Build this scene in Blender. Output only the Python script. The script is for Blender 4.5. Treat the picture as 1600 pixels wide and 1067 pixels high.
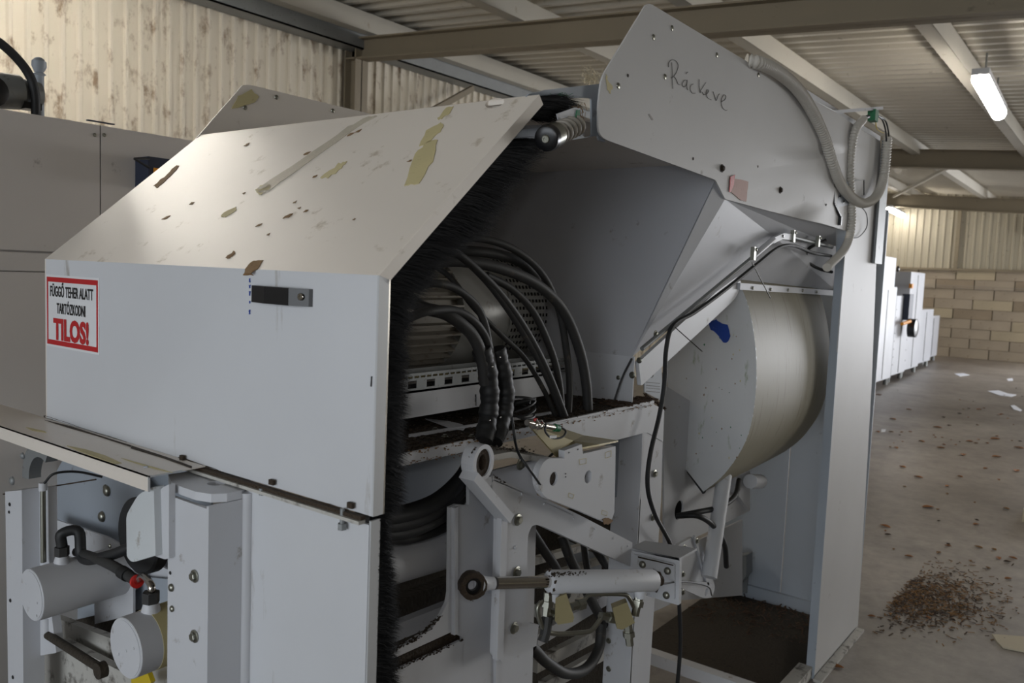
import bpy, bmesh, math, random
from mathutils import Vector, Matrix
from mathutils.geometry import tessellate_polygon
random.seed(7)
V = Vector
S = bpy.context.scene
COL = S.collection
for o in list(bpy.data.objects): bpy.data.objects.remove(o)

# ------------------------------------------------------------------ camera, world, lights, exposure
F, EYE = 1290.0, 1.6
yaw, pitch, roll = math.atan2(970, F), math.atan(108 / F), math.atan(.04)
f0 = V((math.cos(yaw), math.sin(yaw), 0)); r0 = V((math.sin(yaw), -math.cos(yaw), 0)); u0 = V((0, 0, 1))
FW = f0 * math.cos(pitch) - u0 * math.sin(pitch)
u1 = u0 * math.cos(pitch) + f0 * math.sin(pitch)
RT = r0 * math.cos(roll) + u1 * math.sin(roll)
UP = u1 * math.cos(roll) - r0 * math.sin(roll)
C0 = V((0, 0, EYE))
cam = bpy.data.cameras.new('camera'); cam.sensor_width = 36; cam.lens = F / 1600 * 36
co = bpy.data.objects.new('camera', cam); COL.objects.link(co)
co.matrix_world = Matrix(((RT.x, UP.x, -FW.x, 0), (RT.y, UP.y, -FW.y, 0), (RT.z, UP.z, -FW.z, EYE), (0, 0, 0, 1)))
cam.dof.use_dof = True; cam.dof.focus_distance = 2.0; cam.dof.aperture_fstop = 6.3
cam.clip_start = .02
S.camera = co
S.view_settings.view_transform = 'Standard'; S.view_settings.look = 'None'
S.view_settings.exposure = 0.0; S.view_settings.gamma = 1; S.view_settings.use_curve_mapping = False
w = bpy.data.worlds.new('world'); S.world = w; w.use_nodes = True
bgn = w.node_tree.nodes['Background']; bgn.inputs[0].default_value = (.80, .90, 1, 1); bgn.inputs[1].default_value = 1.6

def area(name, loc, target, sx, sy, power, col=(1, 1, 1)):
    l = bpy.data.lights.new(name, 'AREA'); l.shape = 'RECTANGLE'; l.size = sx; l.size_y = sy
    l.energy = power; l.color = col
    o = bpy.data.objects.new(name, l); COL.objects.link(o); o.location = loc
    o.rotation_euler = (V(target) - V(loc)).to_track_quat('-Z', 'Y').to_euler()
    return o
# daylight through the big open gates of the hall: right side, and behind the photographer
area('daylight_gate_far', (22.6, -3.4, 1.7), (10, -3.0, 1.2), 6.4, 3.2, 1000, (.95, .96, 1))
area('daylight_gate_right', (13.5, -8.3, 1.8), (13.5, 0, 1.3), 7.0, 3.0, 360, (1, .95, .87))
area('daylight_gate_back', (-7.3, 0.0, 1.9), (0, 0.2, 1.6), 6.6, 3.2, 180, (.94, .97, 1))
# small on-camera flash of the photographer
fl = bpy.data.lights.new('camera_flash', 'POINT'); fl.energy = 4.8; fl.shadow_soft_size = .012; fl.color = (1, .98, .96)
flo = bpy.data.objects.new('camera_flash', fl); COL.objects.link(flo); flo.location = C0 + UP * .10 + FW * .01

# ------------------------------------------------------------------ helpers
AX = {'x': 0, 'y': 1, 'z': 2}
def ray(px, py): return FW + RT * ((px - 800) / F) - UP * ((py - 533.5) / F)
def on(px, py, ax, v):
    d = ray(px, py); i = AX[ax]; return C0 + d * ((v - C0[i]) / d[i])
def at(px, py, dep): return C0 + ray(px, py) * dep
def pln(px, py, p0, n):
    d = ray(px, py); return C0 + d * ((V(p0) - C0).dot(n) / d.dot(n))
def lin(c): return tuple((x / 12.92 if x <= .04045 else ((x + .055) / 1.055) ** 2.4) for x in c)
def rgb(r, g, b): return lin((r / 255, g / 255, b / 255))

MATS = {}
def mat(name, col, rough=.5, metal=0, dirt=0, dirtcol=(70, 55, 38), scale=6, mott=.05, streak=0, spec=.5, bump=0, emit=None, clear=0):
    if name in MATS: return MATS[name]
    m = bpy.data.materials.new(name); m.use_nodes = True; MATS[name] = m
    nt = m.node_tree; N = nt.nodes; L = nt.links; b = N['Principled BSDF']
    b.inputs['Roughness'].default_value = rough; b.inputs['Metallic'].default_value = metal
    b.inputs['Specular IOR Level'].default_value = spec
    if clear: b.inputs['Transmission Weight'].default_value = clear
    c = rgb(*col)
    if emit:
        b.inputs['Emission Color'].default_value = (*rgb(*emit[0]), 1); b.inputs['Emission Strength'].default_value = emit[1]
    tc = N.new('ShaderNodeTexCoord')
    n1 = N.new('ShaderNodeTexNoise'); n1.inputs['Scale'].default_value = scale * .35; n1.inputs['Detail'].default_value = 4
    L.new(tc.outputs['Object'], n1.inputs['Vector'])
    mr = N.new('ShaderNodeMapRange'); mr.inputs[1].default_value = .3; mr.inputs[2].default_value = .7
    mr.inputs[3].default_value = 1 - mott; mr.inputs[4].default_value = 1 + mott
    L.new(n1.outputs[0], mr.inputs[0])
    mul = N.new('ShaderNodeVectorMath'); mul.operation = 'SCALE'; mul.inputs[0].default_value = c
    L.new(mr.outputs[0], mul.inputs['Scale'])
    out = mul.outputs[0]
    if dirt:
        n2 = N.new('ShaderNodeTexNoise'); n2.inputs['Scale'].default_value = scale * 2.2; n2.inputs['Detail'].default_value = 9
        n2.inputs['Roughness'].default_value = .68
        if streak:
            mp = N.new('ShaderNodeMapping'); mp.inputs['Scale'].default_value = streak if isinstance(streak, tuple) else (1, 1, 1 / streak)
            L.new(tc.outputs['Object'], mp.inputs[0]); L.new(mp.outputs[0], n2.inputs['Vector'])
        else: L.new(tc.outputs['Object'], n2.inputs['Vector'])
        r2 = N.new('ShaderNodeMapRange'); r2.inputs[1].default_value = .655 - .17 * dirt; r2.inputs[2].default_value = .73 - .10 * dirt
        r2.inputs[4].default_value = min(1, .55 + dirt * .4)
        L.new(n2.outputs[0], r2.inputs[0])
        mx = N.new('ShaderNodeMix'); mx.data_type = 'RGBA'; L.new(r2.outputs[0], mx.inputs[0])
        L.new(out, mx.inputs[6]); mx.inputs[7].default_value = (*rgb(*dirtcol), 1)
        out = mx.outputs[2]
    L.new(out, b.inputs['Base Color'])
    if bump:
        bp = N.new('ShaderNodeBump'); bp.inputs['Strength'].default_value = bump; bp.inputs['Distance'].default_value = .01
        n3 = N.new('ShaderNodeTexNoise'); n3.inputs['Scale'].default_value = scale * 6; n3.inputs['Detail'].default_value = 6
        L.new(tc.outputs['Object'], n3.inputs['Vector']); L.new(n3.outputs[0], bp.inputs['Height']); L.new(bp.outputs[0], b.inputs['Normal'])
    return m
M = dict(
    hood=mat('hood_paint', (206, 208, 212), .38, dirt=.10, scale=5, dirtcol=(120, 105, 80), streak=6),
    slope=mat('slope_paint', (226, 218, 208), .36, dirt=.24, scale=5, dirtcol=(150, 132, 98), mott=.04),
    plate=mat('plate_paint', (194, 193, 192), .52, dirt=.06, scale=5, dirtcol=(90, 80, 65)),
    chute=mat('chute_paint', (194, 196, 202), .5, dirt=.07, scale=5, dirtcol=(90, 75, 55)),
    frame=mat('frame_paint', (204, 206, 211), .45, dirt=.22, scale=8, dirtcol=(110, 95, 72), mott=.04),
    dirty=mat('dirty_frame_paint', (190, 188, 182), .6, dirt=.75, scale=9, dirtcol=(60, 50, 38)),
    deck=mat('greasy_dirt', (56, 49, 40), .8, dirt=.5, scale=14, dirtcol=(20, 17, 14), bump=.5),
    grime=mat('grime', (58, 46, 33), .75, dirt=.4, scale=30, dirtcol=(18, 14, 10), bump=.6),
    inner=mat('inner_blue_grey', (160, 168, 178), .45, dirt=.06, scale=5),
    drum=mat('drum_shell', (152, 146, 126), .52, dirt=.6, scale=4, dirtcol=(126, 118, 96), streak=(9, .6, .6)),
    drumface=mat('drum_face', (208, 210, 212), .4, dirt=.30, scale=12, dirtcol=(120, 140, 95), streak=3),
    rubber=mat('black_rubber', (34, 35, 37), .55, mott=.2, scale=20),
    dusty=mat('dusty_rubber', (52, 52, 52), .6, dirt=.35, dirtcol=(92, 84, 72), scale=16, mott=.2),
    plastic=mat('black_plastic', (20, 20, 22), .3),
    bristle=mat('bristle', (5, 6, 8), .6, mott=.2, spec=.1),
    zinc=mat('zinc', (150, 150, 140), .3, metal=.9, dirt=.2, scale=60),
    chrome=mat('chrome', (200, 196, 190), .15, metal=1),
    alu=mat('bare_metal_edge', (196, 198, 200), .45, metal=.2),
    galv=mat('galvanised', (138, 141, 142), .5, metal=.3, dirt=.3, scale=20),
    conduit=mat('conduit_grey', (214, 209, 200), .5),
    motor=mat('motor_grey', (150, 144, 134), .5, dirt=.45, dirtcol=(110, 98, 80), scale=14),
    cowl=mat('motor_cowl', (168, 168, 164), .25, dirt=.2, dirtcol=(120, 108, 90), scale=10),
    brass=mat('brass_block', (150, 140, 105), .45, metal=.5, dirt=.3, scale=20),
    poly=mat('white_plastic_block', (204, 209, 212), .5, dirt=.25, dirtcol=(110, 85, 50), scale=12),
    sign=mat('sign_white', (225, 226, 228), .4), signred=mat('sign_red', (185, 24, 30), .4), ink=mat('ink', (22, 22, 24), .5),
    pencil=mat('pen_ink', (92, 88, 84), .6),
    tape=mat('old_tape_glue', (196, 184, 138), .6, dirt=.3, dirtcol=(160, 140, 100), scale=30),
    clear=mat('clear_tape', (196, 188, 172), .22, dirt=.5, dirtcol=(226, 222, 206), scale=60),
    rust=mat('brown_residue', (128, 98, 62), .7, dirt=.5, scale=60),
    blue=mat('blue_paint_mark', (20, 62, 150), .45, dirt=.2, scale=40, dirtcol=(120, 140, 170)),
    red=mat('red_plastic', (200, 40, 36), .4), green=mat('green_tape', (24, 110, 70), .5, dirt=.3, scale=40),
    yellow=mat('yellow_plastic', (205, 180, 40), .5), orange=mat('orange_label', (226, 150, 30), .5),
    paperred=mat('faded_label', (190, 146, 132), .6, dirt=.4, dirtcol=(170, 120, 100), scale=50),
    navy=mat('navy_box', (34, 42, 62), .5),
    wall=mat('wall_sheet', (214, 206, 190), .55, dirt=.72, dirtcol=(118, 90, 60), scale=3.6, streak=2.0, mott=.06),
    wallfar=mat('far_wall_sheet', (176, 170, 154), .6, dirt=.2, scale=3),
    roof=mat('roof_sheet', (206, 201, 190), .42, dirt=.1, metal=.1, scale=3),
    beam=mat('beam_paint', (134, 124, 106), .6, dirt=.2, scale=3, dirtcol=(90, 80, 66)),
    purlin=mat('purlin_galv', (182, 178, 168), .5, dirt=.2, scale=4, dirtcol=(140, 120, 95)),
    block=mat('concrete_block', (166, 155, 140), .9, dirt=.4, dirtcol=(120, 108, 92), scale=3, mott=.12, bump=.3),
    block2=mat('concrete_block_dark', (150, 137, 120), .9, dirt=.4, dirtcol=(100, 88, 72), scale=3, mott=.12, bump=.3),
    block3=mat('concrete_block_pale', (176, 165, 144), .9, dirt=.3, dirtcol=(140, 126, 104), scale=3, mott=.1, bump=.3),
    mortar=mat('mortar', (132, 122, 108), .9),
    cabinet=mat('cabinet_paint', (204, 198, 192), .4, dirt=.05, scale=4),
    machine=mat('machine_white', (184, 187, 195), .4, dirt=.08, scale=8),
    leaf=mat('dry_leaf', (150, 98, 52), .8, mott=.3, scale=20), debris=mat('straw_debris', (132, 98, 58), .9, mott=.4, scale=40),
    debris2=mat('dark_debris', (70, 52, 38), .9, mott=.4, scale=40),
    paper=mat('paper', (226, 230, 240), .7), card=mat('cardboard', (206, 196, 172), .8),
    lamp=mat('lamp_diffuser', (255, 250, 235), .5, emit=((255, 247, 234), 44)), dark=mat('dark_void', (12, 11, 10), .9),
    wire=mat('wire', (150, 145, 140), .5),
)
# floor: worn concrete with stains
mf = bpy.data.materials.new('floor_concrete'); mf.use_nodes = True; M['floor'] = mf
nt = mf.node_tree; N = nt.nodes; L = nt.links; b = N['Principled BSDF']
tc = N.new('ShaderNodeTexCoord')
na = N.new('ShaderNodeTexNoise'); na.inputs['Scale'].default_value = .35; na.inputs['Detail'].default_value = 5
nb = N.new('ShaderNodeTexNoise'); nb.inputs['Scale'].default_value = 9; nb.inputs['Detail'].default_value = 10; nb.inputs['Roughness'].default_value = .7
nc = N.new('ShaderNodeTexNoise'); nc.inputs['Scale'].default_value = 2.0; nc.inputs['Detail'].default_value = 8
for n in (na, nb, nc): L.new(tc.outputs['Object'], n.inputs['Vector'])
ra = N.new('ShaderNodeValToRGB'); ra.color_ramp.elements[0].position = .36; ra.color_ramp.elements[1].position = .62
ra.color_ramp.elements[0].color = (*rgb(108, 100, 93), 1); ra.color_ramp.elements[1].color = (*rgb(154, 147, 140), 1)
L.new(na.outputs[0], ra.inputs[0])
mm = N.new('ShaderNodeMapRange'); mm.inputs[1].default_value = .35; mm.inputs[2].default_value = .65; mm.inputs[3].default_value = .78; mm.inputs[4].default_value = 1.15
L.new(nb.outputs[0], mm.inputs[0])
m2 = N.new('ShaderNodeMapRange'); m2.inputs[1].default_value = .55; m2.inputs[2].default_value = .75; m2.inputs[3].default_value = 1; m2.inputs[4].default_value = .6
L.new(nc.outputs[0], m2.inputs[0])
mu = N.new('ShaderNodeMath'); mu.operation = 'MULTIPLY'; L.new(mm.outputs[0], mu.inputs[0]); L.new(m2.outputs[0], mu.inputs[1])
sc = N.new('ShaderNodeVectorMath'); sc.operation = 'SCALE'; L.new(ra.outputs[0], sc.inputs[0]); L.new(mu.outputs[0], sc.inputs['Scale'])
L.new(sc.outputs[0], b.inputs['Base Color']); b.inputs['Roughness'].default_value = .42

def tag(o, label=None, cat=None, group=None, kind=None):
    if label: o['label'] = label
    if cat: o['category'] = cat
    if group: o['group'] = group
    if kind: o['kind'] = kind
    return o
def wloc(o): return V((0, 0, 0)) if o is None else o['_w'] if False else WL.get(o.name, V((0, 0, 0)))
WL = {}
def empty(name, loc, label=None, cat=None, group=None, kind=None):
    o = bpy.data.objects.new(name, None); COL.objects.link(o); o.location = loc; o.empty_display_size = .1
    WL[o.name] = V(loc); return tag(o, label, cat, group, kind)
def mk(name, verts, faces, m, parent=None, smooth=True, ang=35):
    """one mesh object from world-space verts, origin at the centre of its bounds"""
    vs = [V(v) for v in verts]
    lo = V([min(v[i] for v in vs) for i in range(3)]); hi = V([max(v[i] for v in vs) for i in range(3)])
    c = (lo + hi) / 2
    me = bpy.data.meshes.new(name); me.from_pydata([v - c for v in vs], [], faces)
    bm = bmesh.new(); bm.from_mesh(me); bmesh.ops.recalc_face_normals(bm, faces=bm.faces); bm.to_mesh(me); bm.free()
    if smooth:
        me.shade_smooth(); me.set_sharp_from_angle(angle=math.radians(ang))
    ms = m if isinstance(m, (list, tuple)) else [m]
    for x in ms: me.materials.append(M[x] if isinstance(x, str) else x)
    o = bpy.data.objects.new(name, me); COL.objects.link(o)
    WL[o.name] = c
    if parent is not None:
        o.parent = parent; o.location = c - WL[parent.name]
    else: o.location = c
    return o
class G:
    def __init__(s): s.v = []; s.f = []
    def add(s, vs, fs):
        n = len(s.v); s.v += [V(x) for x in vs]; s.f += [tuple(i + n for i in f) for f in fs]; return s
    def box(s, a, b):
        a, b = V(a), V(b)
        x0, x1 = sorted((a.x, b.x)); y0, y1 = sorted((a.y, b.y)); z0, z1 = sorted((a.z, b.z))
        return s.add([(x0, y0, z0), (x1, y0, z0), (x1, y1, z0), (x0, y1, z0), (x0, y0, z1), (x1, y0, z1), (x1, y1, z1), (x0, y1, z1)],
                     [(0, 3, 2, 1), (4, 5, 6, 7), (0, 1, 5, 4), (1, 2, 6, 5), (2, 3, 7, 6), (3, 0, 4, 7)])
    def obox(s, c, ex, ey, ez):   # oriented box: centre and half-extent vectors
        c = V(c); P = [c + ex * i + ey * j + ez * k for k in (-1, 1) for j in (-1, 1) for i in (-1, 1)]
        return s.add(P, [(0, 1, 3, 2), (4, 6, 7, 5), (0, 4, 5, 1), (2, 3, 7, 6), (0, 2, 6, 4), (1, 5, 7, 3)])
    def bar(s, p, q, wd, ht, upv=None):
        p, q = V(p), V(q); d = (q - p); ln = d.length; d = d / ln
        upv = V(upv) if upv else V((0, 0, 1))
        sd = d.cross(upv).normalized(); uu = sd.cross(d).normalized()
        return s.obox((p + q) / 2, d * ln / 2, sd * wd / 2, uu * ht / 2)
    def poly(s, outer, thick, holes=()):
        """flat polygon (world points) with holes, extruded by the vector thick"""
        loops = [[V(p) for p in outer]] + [[V(p) for p in h] for h in holes]
        flat = [p for l in loops for p in l]; n = len(flat)
        tri = tessellate_polygon(loops)
        t = V(thick)
        fs = [tuple(x) for x in tri] + [tuple(i + n for i in reversed(x)) for x in tri]
        k = 0
        for l in loops:
            m_ = len(l)
            for i in range(m_): a = k + i; b_ = k + (i + 1) % m_; fs.append((a, b_, b_ + n, a + n))
            k += m_
        return s.add(flat + [p + t for p in flat], fs)
    def lathe(s, p, d, prof, n=24, caps=True):
        """prof: list of (distance along d, radius)"""
        p = V(p); d = V(d).normalized(); a = d.orthogonal().normalized(); b_ = d.cross(a)
        vs = []; fs = []
        for (h, r) in prof:
            for i in range(n):
                t = 2 * math.pi * i / n; vs.append(p + d * h + (a * math.cos(t) + b_ * math.sin(t)) * r)
        for j in range(len(prof) - 1):
            for i in range(n):
                i2 = (i + 1) % n; fs.append((j * n + i, j * n + i2, (j + 1) * n + i2, (j + 1) * n + i))
        if caps: fs.append(tuple(reversed(range(n)))); fs.append(tuple((len(prof) - 1) * n + i for i in range(n)))
        return s.add(vs, fs)
    def cyl(s, p, q, r, n=24, r2=None): d = V(q) - V(p); return s.lathe(p, d, [(0, r), (d.length, r if r2 is None else r2)], n)
    def tube(s, pts, r, n=10, seg=8, rib=None, amp=0, closed=True):
        P = spline(pts, seg)
        if rib:
            ln = sum((P[i + 1] - P[i]).length for i in range(len(P) - 1)); P = resample(P, int(ln / rib) * 4)
        rs = [(r + amp * (1, .75, -.6, -.6)[i % 4] if rib else (r(i / (len(P) - 1)) if callable(r) else r)) for i in range(len(P))]
        T = [(P[min(i + 1, len(P) - 1)] - P[max(i - 1, 0)]).normalized() for i in range(len(P))]
        a = T[0].orthogonal().normalized(); vs = []; fs = []
        for i, p in enumerate(P):
            a = (a - T[i] * a.dot(T[i])).normalized(); b_ = T[i].cross(a)
            for k in range(n):
                t = 2 * math.pi * k / n; vs.append(p + (a * math.cos(t) + b_ * math.sin(t)) * rs[i])
        for j in range(len(P) - 1):
            for k in range(n):
                k2 = (k + 1) % n; fs.append((j * n + k, j * n + k2, (j + 1) * n + k2, (j + 1) * n + k))
        fs.append(tuple(reversed(range(n)))); fs.append(tuple((len(P) - 1) * n + i for i in range(n)))
        return s.add(vs, fs)
    def done(s, name, m, parent=None, **k): return mk(name, s.v, s.f, m, parent, **k)
def spline(pts, seg=8):
    P = [V(p) for p in pts]
    if len(P) < 3: return [P[0].lerp(P[-1], i / seg) for i in range(seg + 1)]
    Q = [P[0] * 2 - P[1]] + P + [P[-1] * 2 - P[-2]]; out = []
    for i in range(1, len(Q) - 2):
        a, b_, c, d = Q[i - 1:i + 3]
        for k in range(seg):
            t = k / seg
            out.append(.5 * ((2 * b_) + (c - a) * t + (2 * a - 5 * b_ + 4 * c - d) * t * t + (3 * b_ - a - 3 * c + d) * t ** 3))
    out.append(P[-1]); return out
def resample(P, n):
    L_ = [0]
    for i in range(len(P) - 1): L_.append(L_[-1] + (P[i + 1] - P[i]).length)
    out = []; j = 0
    for k in range(n + 1):
        s_ = L_[-1] * k / n
        while j < len(P) - 2 and L_[j + 1] < s_: j += 1
        out.append(P[j].lerp(P[j + 1], (s_ - L_[j]) / max(1e-9, L_[j + 1] - L_[j])))
    return out
def pp(pts, ax, v): return [on(x, y, ax, v) for x, y in pts]
def circ(c, ax, r, n=24, r2=None):
    r2 = r2 or r; o_ = []
    for i in range(n):
        t = 2 * math.pi * i / n; a, b_ = math.cos(t) * r, math.sin(t) * r2
        o_.append(V(c) + (V((0, a, b_)) if ax == 'x' else V((a, 0, b_)) if ax == 'y' else V((a, b_, 0))))
    return o_
AV = {'x': V((1, 0, 0)), 'y': V((0, 1, 0)), 'z': V((0, 0, 1))}
def plate(name, px, ax, v, th, m, parent=None, holes=(), bev=0):
    P0 = pp(px, ax, v)
    if ax != 'z': P0 = [V((p.x, p.y, 0)) if q_[1] >= 1075 else p for p, q_ in zip(P0, px)]   # what runs out of the picture below stands on the floor
    g = G(); g.poly(P0, AV[ax] * th, [circ(on(h[0], h[1], ax, v), ax, h[2], 20) for h in holes])
    o = g.done(name, m, parent, smooth=False)
    if bev:
        md = o.modifiers.new('bevel', 'BEVEL'); md.width = bev; md.segments = 2; md.limit_method = 'ANGLE'; md.angle_limit = math.radians(50)
    return o
def rnd(pts, r=6, k=4):
    """round the corners of a pixel outline"""
    out = []; n = len(pts)
    for i in range(n):
        p = V((*pts[i][:2], 0)); a = V((*pts[i - 1][:2], 0)); c = V((*pts[(i + 1) % n][:2], 0))
        rr = pts[i][2] if len(pts[i]) > 2 else r
        if rr == 0: out.append((p.x, p.y)); continue
        ra = min(rr, (a - p).length * .45); rc = min(rr, (c - p).length * .45)
        p1 = p + (a - p).normalized() * ra; p2 = p + (c - p).normalized() * rc
        for j in range(k + 1):
            t = j / k; q = p1 * (1 - t) ** 2 + p * 2 * t * (1 - t) + p2 * t * t; out.append((q.x, q.y))
    return out
# shared small hardware
def hardware(kind):
    g = G(); z = (0, 0, 1)
    if kind == 'hex': g.lathe((0, 0, 0), z, [(0, 1), (.12, 1), (.16, .92)], 20); g.lathe((0, 0, .15), z, [(0, .66), (.42, .66), (.5, .56)], 6)
    if kind == 'dome': g.lathe((0, 0, 0), z, [(0, 1), (.2, .97), (.45, .8), (.62, .5), (.68, .22)], 20)
    if kind == 'socket': g.lathe((0, 0, 0), z, [(0, 1), (.3, .98), (.45, .8), (.45, .42), (.2, .4)], 18)
    if kind == 'rivet': g.lathe((0, 0, 0), z, [(0, 1), (.25, .85), (.38, .45)], 12)
    me = bpy.data.meshes.new(kind + '_head'); me.from_pydata(g.v, [], g.f)
    me.shade_smooth(); me.set_sharp_from_angle(angle=.6); me.materials.append(M['zinc']); return me
HW = {k: hardware(k) for k in ('hex', 'dome', 'socket', 'rivet')}
def bolt(p, nrm, r, parent, kind='hex', m=None, name='bolt'):
    me = HW[kind]
    if m:
        key = kind + m
        if key not in HW: HW[key] = HW[kind].copy(); HW[key].materials[0] = M[m]
        me = HW[key]
    o = bpy.data.objects.new(name, me); COL.objects.link(o); o.parent = parent
    o.location = V(p) - WL[parent.name]; o.rotation_euler = V(nrm).to_track_quat('Z', 'Y').to_euler(); o.scale = (r, r, r)
    WL[o.name] = V(p); return o
def bolts(pts, ax, v, r, parent, kind='hex', m=None, name='bolt'):
    for p in pts: bolt(on(p[0], p[1], ax, v), -AV[ax], p[2] if len(p) > 2 else r, parent, kind, m, name)
def text(name, s, org, ex, ey, nrm, h, wd, m, parent, bold=.0):
    """text whose line box is fitted to wd x h at org (lower left); ex, ey unit vectors in the plane"""
    cu = bpy.data.curves.new(name, 'FONT'); cu.body = s; cu.size = 1; cu.offset = bold; cu.extrude = .01; cu.resolution_u = 3
    t = bpy.data.objects.new(name, cu); COL.objects.link(t)
    me = bpy.data.meshes.new_from_object(t.evaluated_get(bpy.context.evaluated_depsgraph_get()))
    COL.objects.unlink(t); bpy.data.objects.remove(t)
    xs = [v.co.x for v in me.vertices]; ys = [v.co.y for v in me.vertices]
    x0, x1, y0, y1 = min(xs), max(xs), min(ys), max(ys)
    vs = [V(org) + ex * ((v.co.x - x0) / (x1 - x0) * wd) + ey * ((v.co.y - y0) / (y1 - y0) * h) + V(nrm) * (.0004 if v.co.z > 0 else 0) for v in me.vertices]
    return mk(name, vs, [tuple(p.vertices) for p in me.polygons], m, parent, smooth=False)
def patch(name, px, ax, v, m, parent, jit=1.2, sub=4, th=.0012, plane=None):
    """thin irregular patch lying on a surface"""
    out = []
    for i in range(len(px)):
        a, b_ = px[i], px[(i + 1) % len(px)]
        for k in range(sub):
            t = k / sub; out.append((a[0] + (b_[0] - a[0]) * t + random.uniform(-jit, jit), a[1] + (b_[1] - a[1]) * t + random.uniform(-jit, jit)))
    if plane: p0, n = plane; pts = [pln(x, y, p0, n) for x, y in out]; tv = n * th
    else: pts = pp(out, ax, v); tv = -AV[ax] * th
    return G().poly(pts, tv).done(name, m, parent, smooth=False)

X, Y, Z = AV['x'], AV['y'], AV['z']
YF, XS, YG = .922, .88, 1.03
YL, XF = 6.35, 22.0
def zb(y): return 3.12 + .072 * y          # underside of the roof beams, falling to the right
ZR = .47                                   # roof sheet above that

# ================================================================== SETTING
fl_ = G().box((-7, -8, -.1), (XF + .3, YL + .3, 0)).done('floor', 'floor', smooth=False); tag(fl_, kind='structure')
# roof: corrugated sheet, ribs run along Y
g = G(); per = .21; x = -7.0; prof = []
while x < XF + .3:
    prof += [(x, 0), (x + per * .52, 0), (x + per * .62, -.045), (x + per * .90, -.045)]; x += per
vs = []; fs = []
for (px_, dz) in prof:
    for yy in (-8, YL + .3): vs.append((px_, yy, zb(yy) + ZR + dz + .045))
n0 = len(vs)
for i in range(len(prof) - 1): fs.append((2 * i, 2 * i + 1, 2 * i + 3, 2 * i + 2))
vs += [(v[0], v[1], v[2] + .02) for v in vs]
fs += [tuple(i + n0 for i in f) for f in fs[:len(prof) - 1]]
ceil_ = mk('ceiling', vs, fs, 'roof', smooth=False); tag(ceil_, kind='structure')
def ibeam(name, xa, y0, y1, h, m='beam', hz=0):
    g = G(); wf = .16
    for k, (dx0, dx1, z0, z1) in enumerate(((-.006, .006, 0, h), (-wf / 2, wf / 2, 0, .014), (-wf / 2, wf / 2, h - .014, h))):
        P = []
        for yy in (y0, y1):
            for (a, c) in ((dx0, z0), (dx1, z0), (dx1, z1), (dx0, z1)): P.append((xa + a, yy, zb(yy) + c + hz))
        g.add(P, [(0, 3, 2, 1), (4, 5, 6, 7), (0, 1, 5, 4), (1, 2, 6, 5), (2, 3, 7, 6), (3, 0, 4, 7)])
    return g.done(name, m, ceil_, smooth=False)
for xa, h, hz in ((5.6, .20, .02), (13.5, .27, .06), (20.4, .30, -.02)): ibeam('roof_beam', xa, -8, YL - .05, h, hz=hz)
ibeam('roof_beam', -1.2, -8, YL - .05, .22)
# purlins along X
def purlin(y_, x0, x1):
    g = G(); z = zb(y_) + .26
    g.box((x0, y_ - .004, z), (x1, y_ + .004, z + .17)); g.box((x0, y_, z), (x1, y_ + .11, z + .006)); g.box((x0, y_, z + .164), (x1, y_ + .11, z + .17))
    return g.done('purlin', 'purlin', ceil_, smooth=False)
for y_ in (6.0, 4.25, 2.74, 1.32, -.2, -1.8, -3.4, -5, -6.6): purlin(y_, -7, XF)
# diagonal wind brace under the roof between the second and third beam
G().bar((13.6, 2.2, zb(2.2) + .2), (20.3, 4.6, zb(4.6) + .2), .05, .05).done('wind_brace', 'purlin', ceil_)
# left wall: trapezoidal sheet, ribs vertical
def corr(name, axis, c, a0, a1, z0, z1, per, dep, m, parent=None, z1f=None):
    prof = []; a = a0
    while a < a1: prof += [(a, 0), (a + per * .62, 0), (a + per * .72, dep), (a + per * .9, dep)]; a += per
    vs = []; fs = []
    for (a, d) in prof:
        for z_ in (z0, (z1f(a) if z1f else z1)): vs.append((a, c + d, z_) if axis == 'y' else (c + d, a, z_))
    for i in range(len(prof) - 1): fs.append((2 * i, 2 * i + 1, 2 * i + 3, 2 * i + 2))
    n0 = len(vs); nf = len(fs); off = V((0, .02, 0)) if axis == 'y' else V((.02, 0, 0))
    vs += [tuple(V(v) + off) for v in vs]; fs += [tuple(i + n0 for i in f) for f in fs[:nf]]
    return mk(name, vs, fs, m, parent, smooth=False)
wl = corr('wall_left', 'y', YL, -7, XF, 0, zb(YL) + .55, .118, -.022, 'wall'); tag(wl, kind='structure')
t1 = G().box((-7, YL - .22, zb(YL) + .10), (XF, YL - .21, zb(YL) + .30)).box((-7, YL - .22, zb(YL) + .10), (XF, YL - .03, zb(YL) + .115)).done('trim_1', 'galv', smooth=False); tag(t1, kind='structure')
for xa in (5.6, 13.5, 20.4, -1.2):
    g = G(); g.box((xa - .08, YL - .19, 0), (xa + .08, YL - .175, zb(YL) + .2)); g.box((xa - .006, YL - .19, 0), (xa + .006, YL - .03, zb(YL) + .2)); g.box((xa - .08, YL - .045, 0), (xa + .08, YL - .03, zb(YL) + .2))
    g.done('column', 'beam', wl, smooth=False)
G().bar((5.62, YL - .24, 2.75), (7.2, YL - .24, zb(YL) + .05), .06, .06).done('corner_brace', 'beam', wl)
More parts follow.
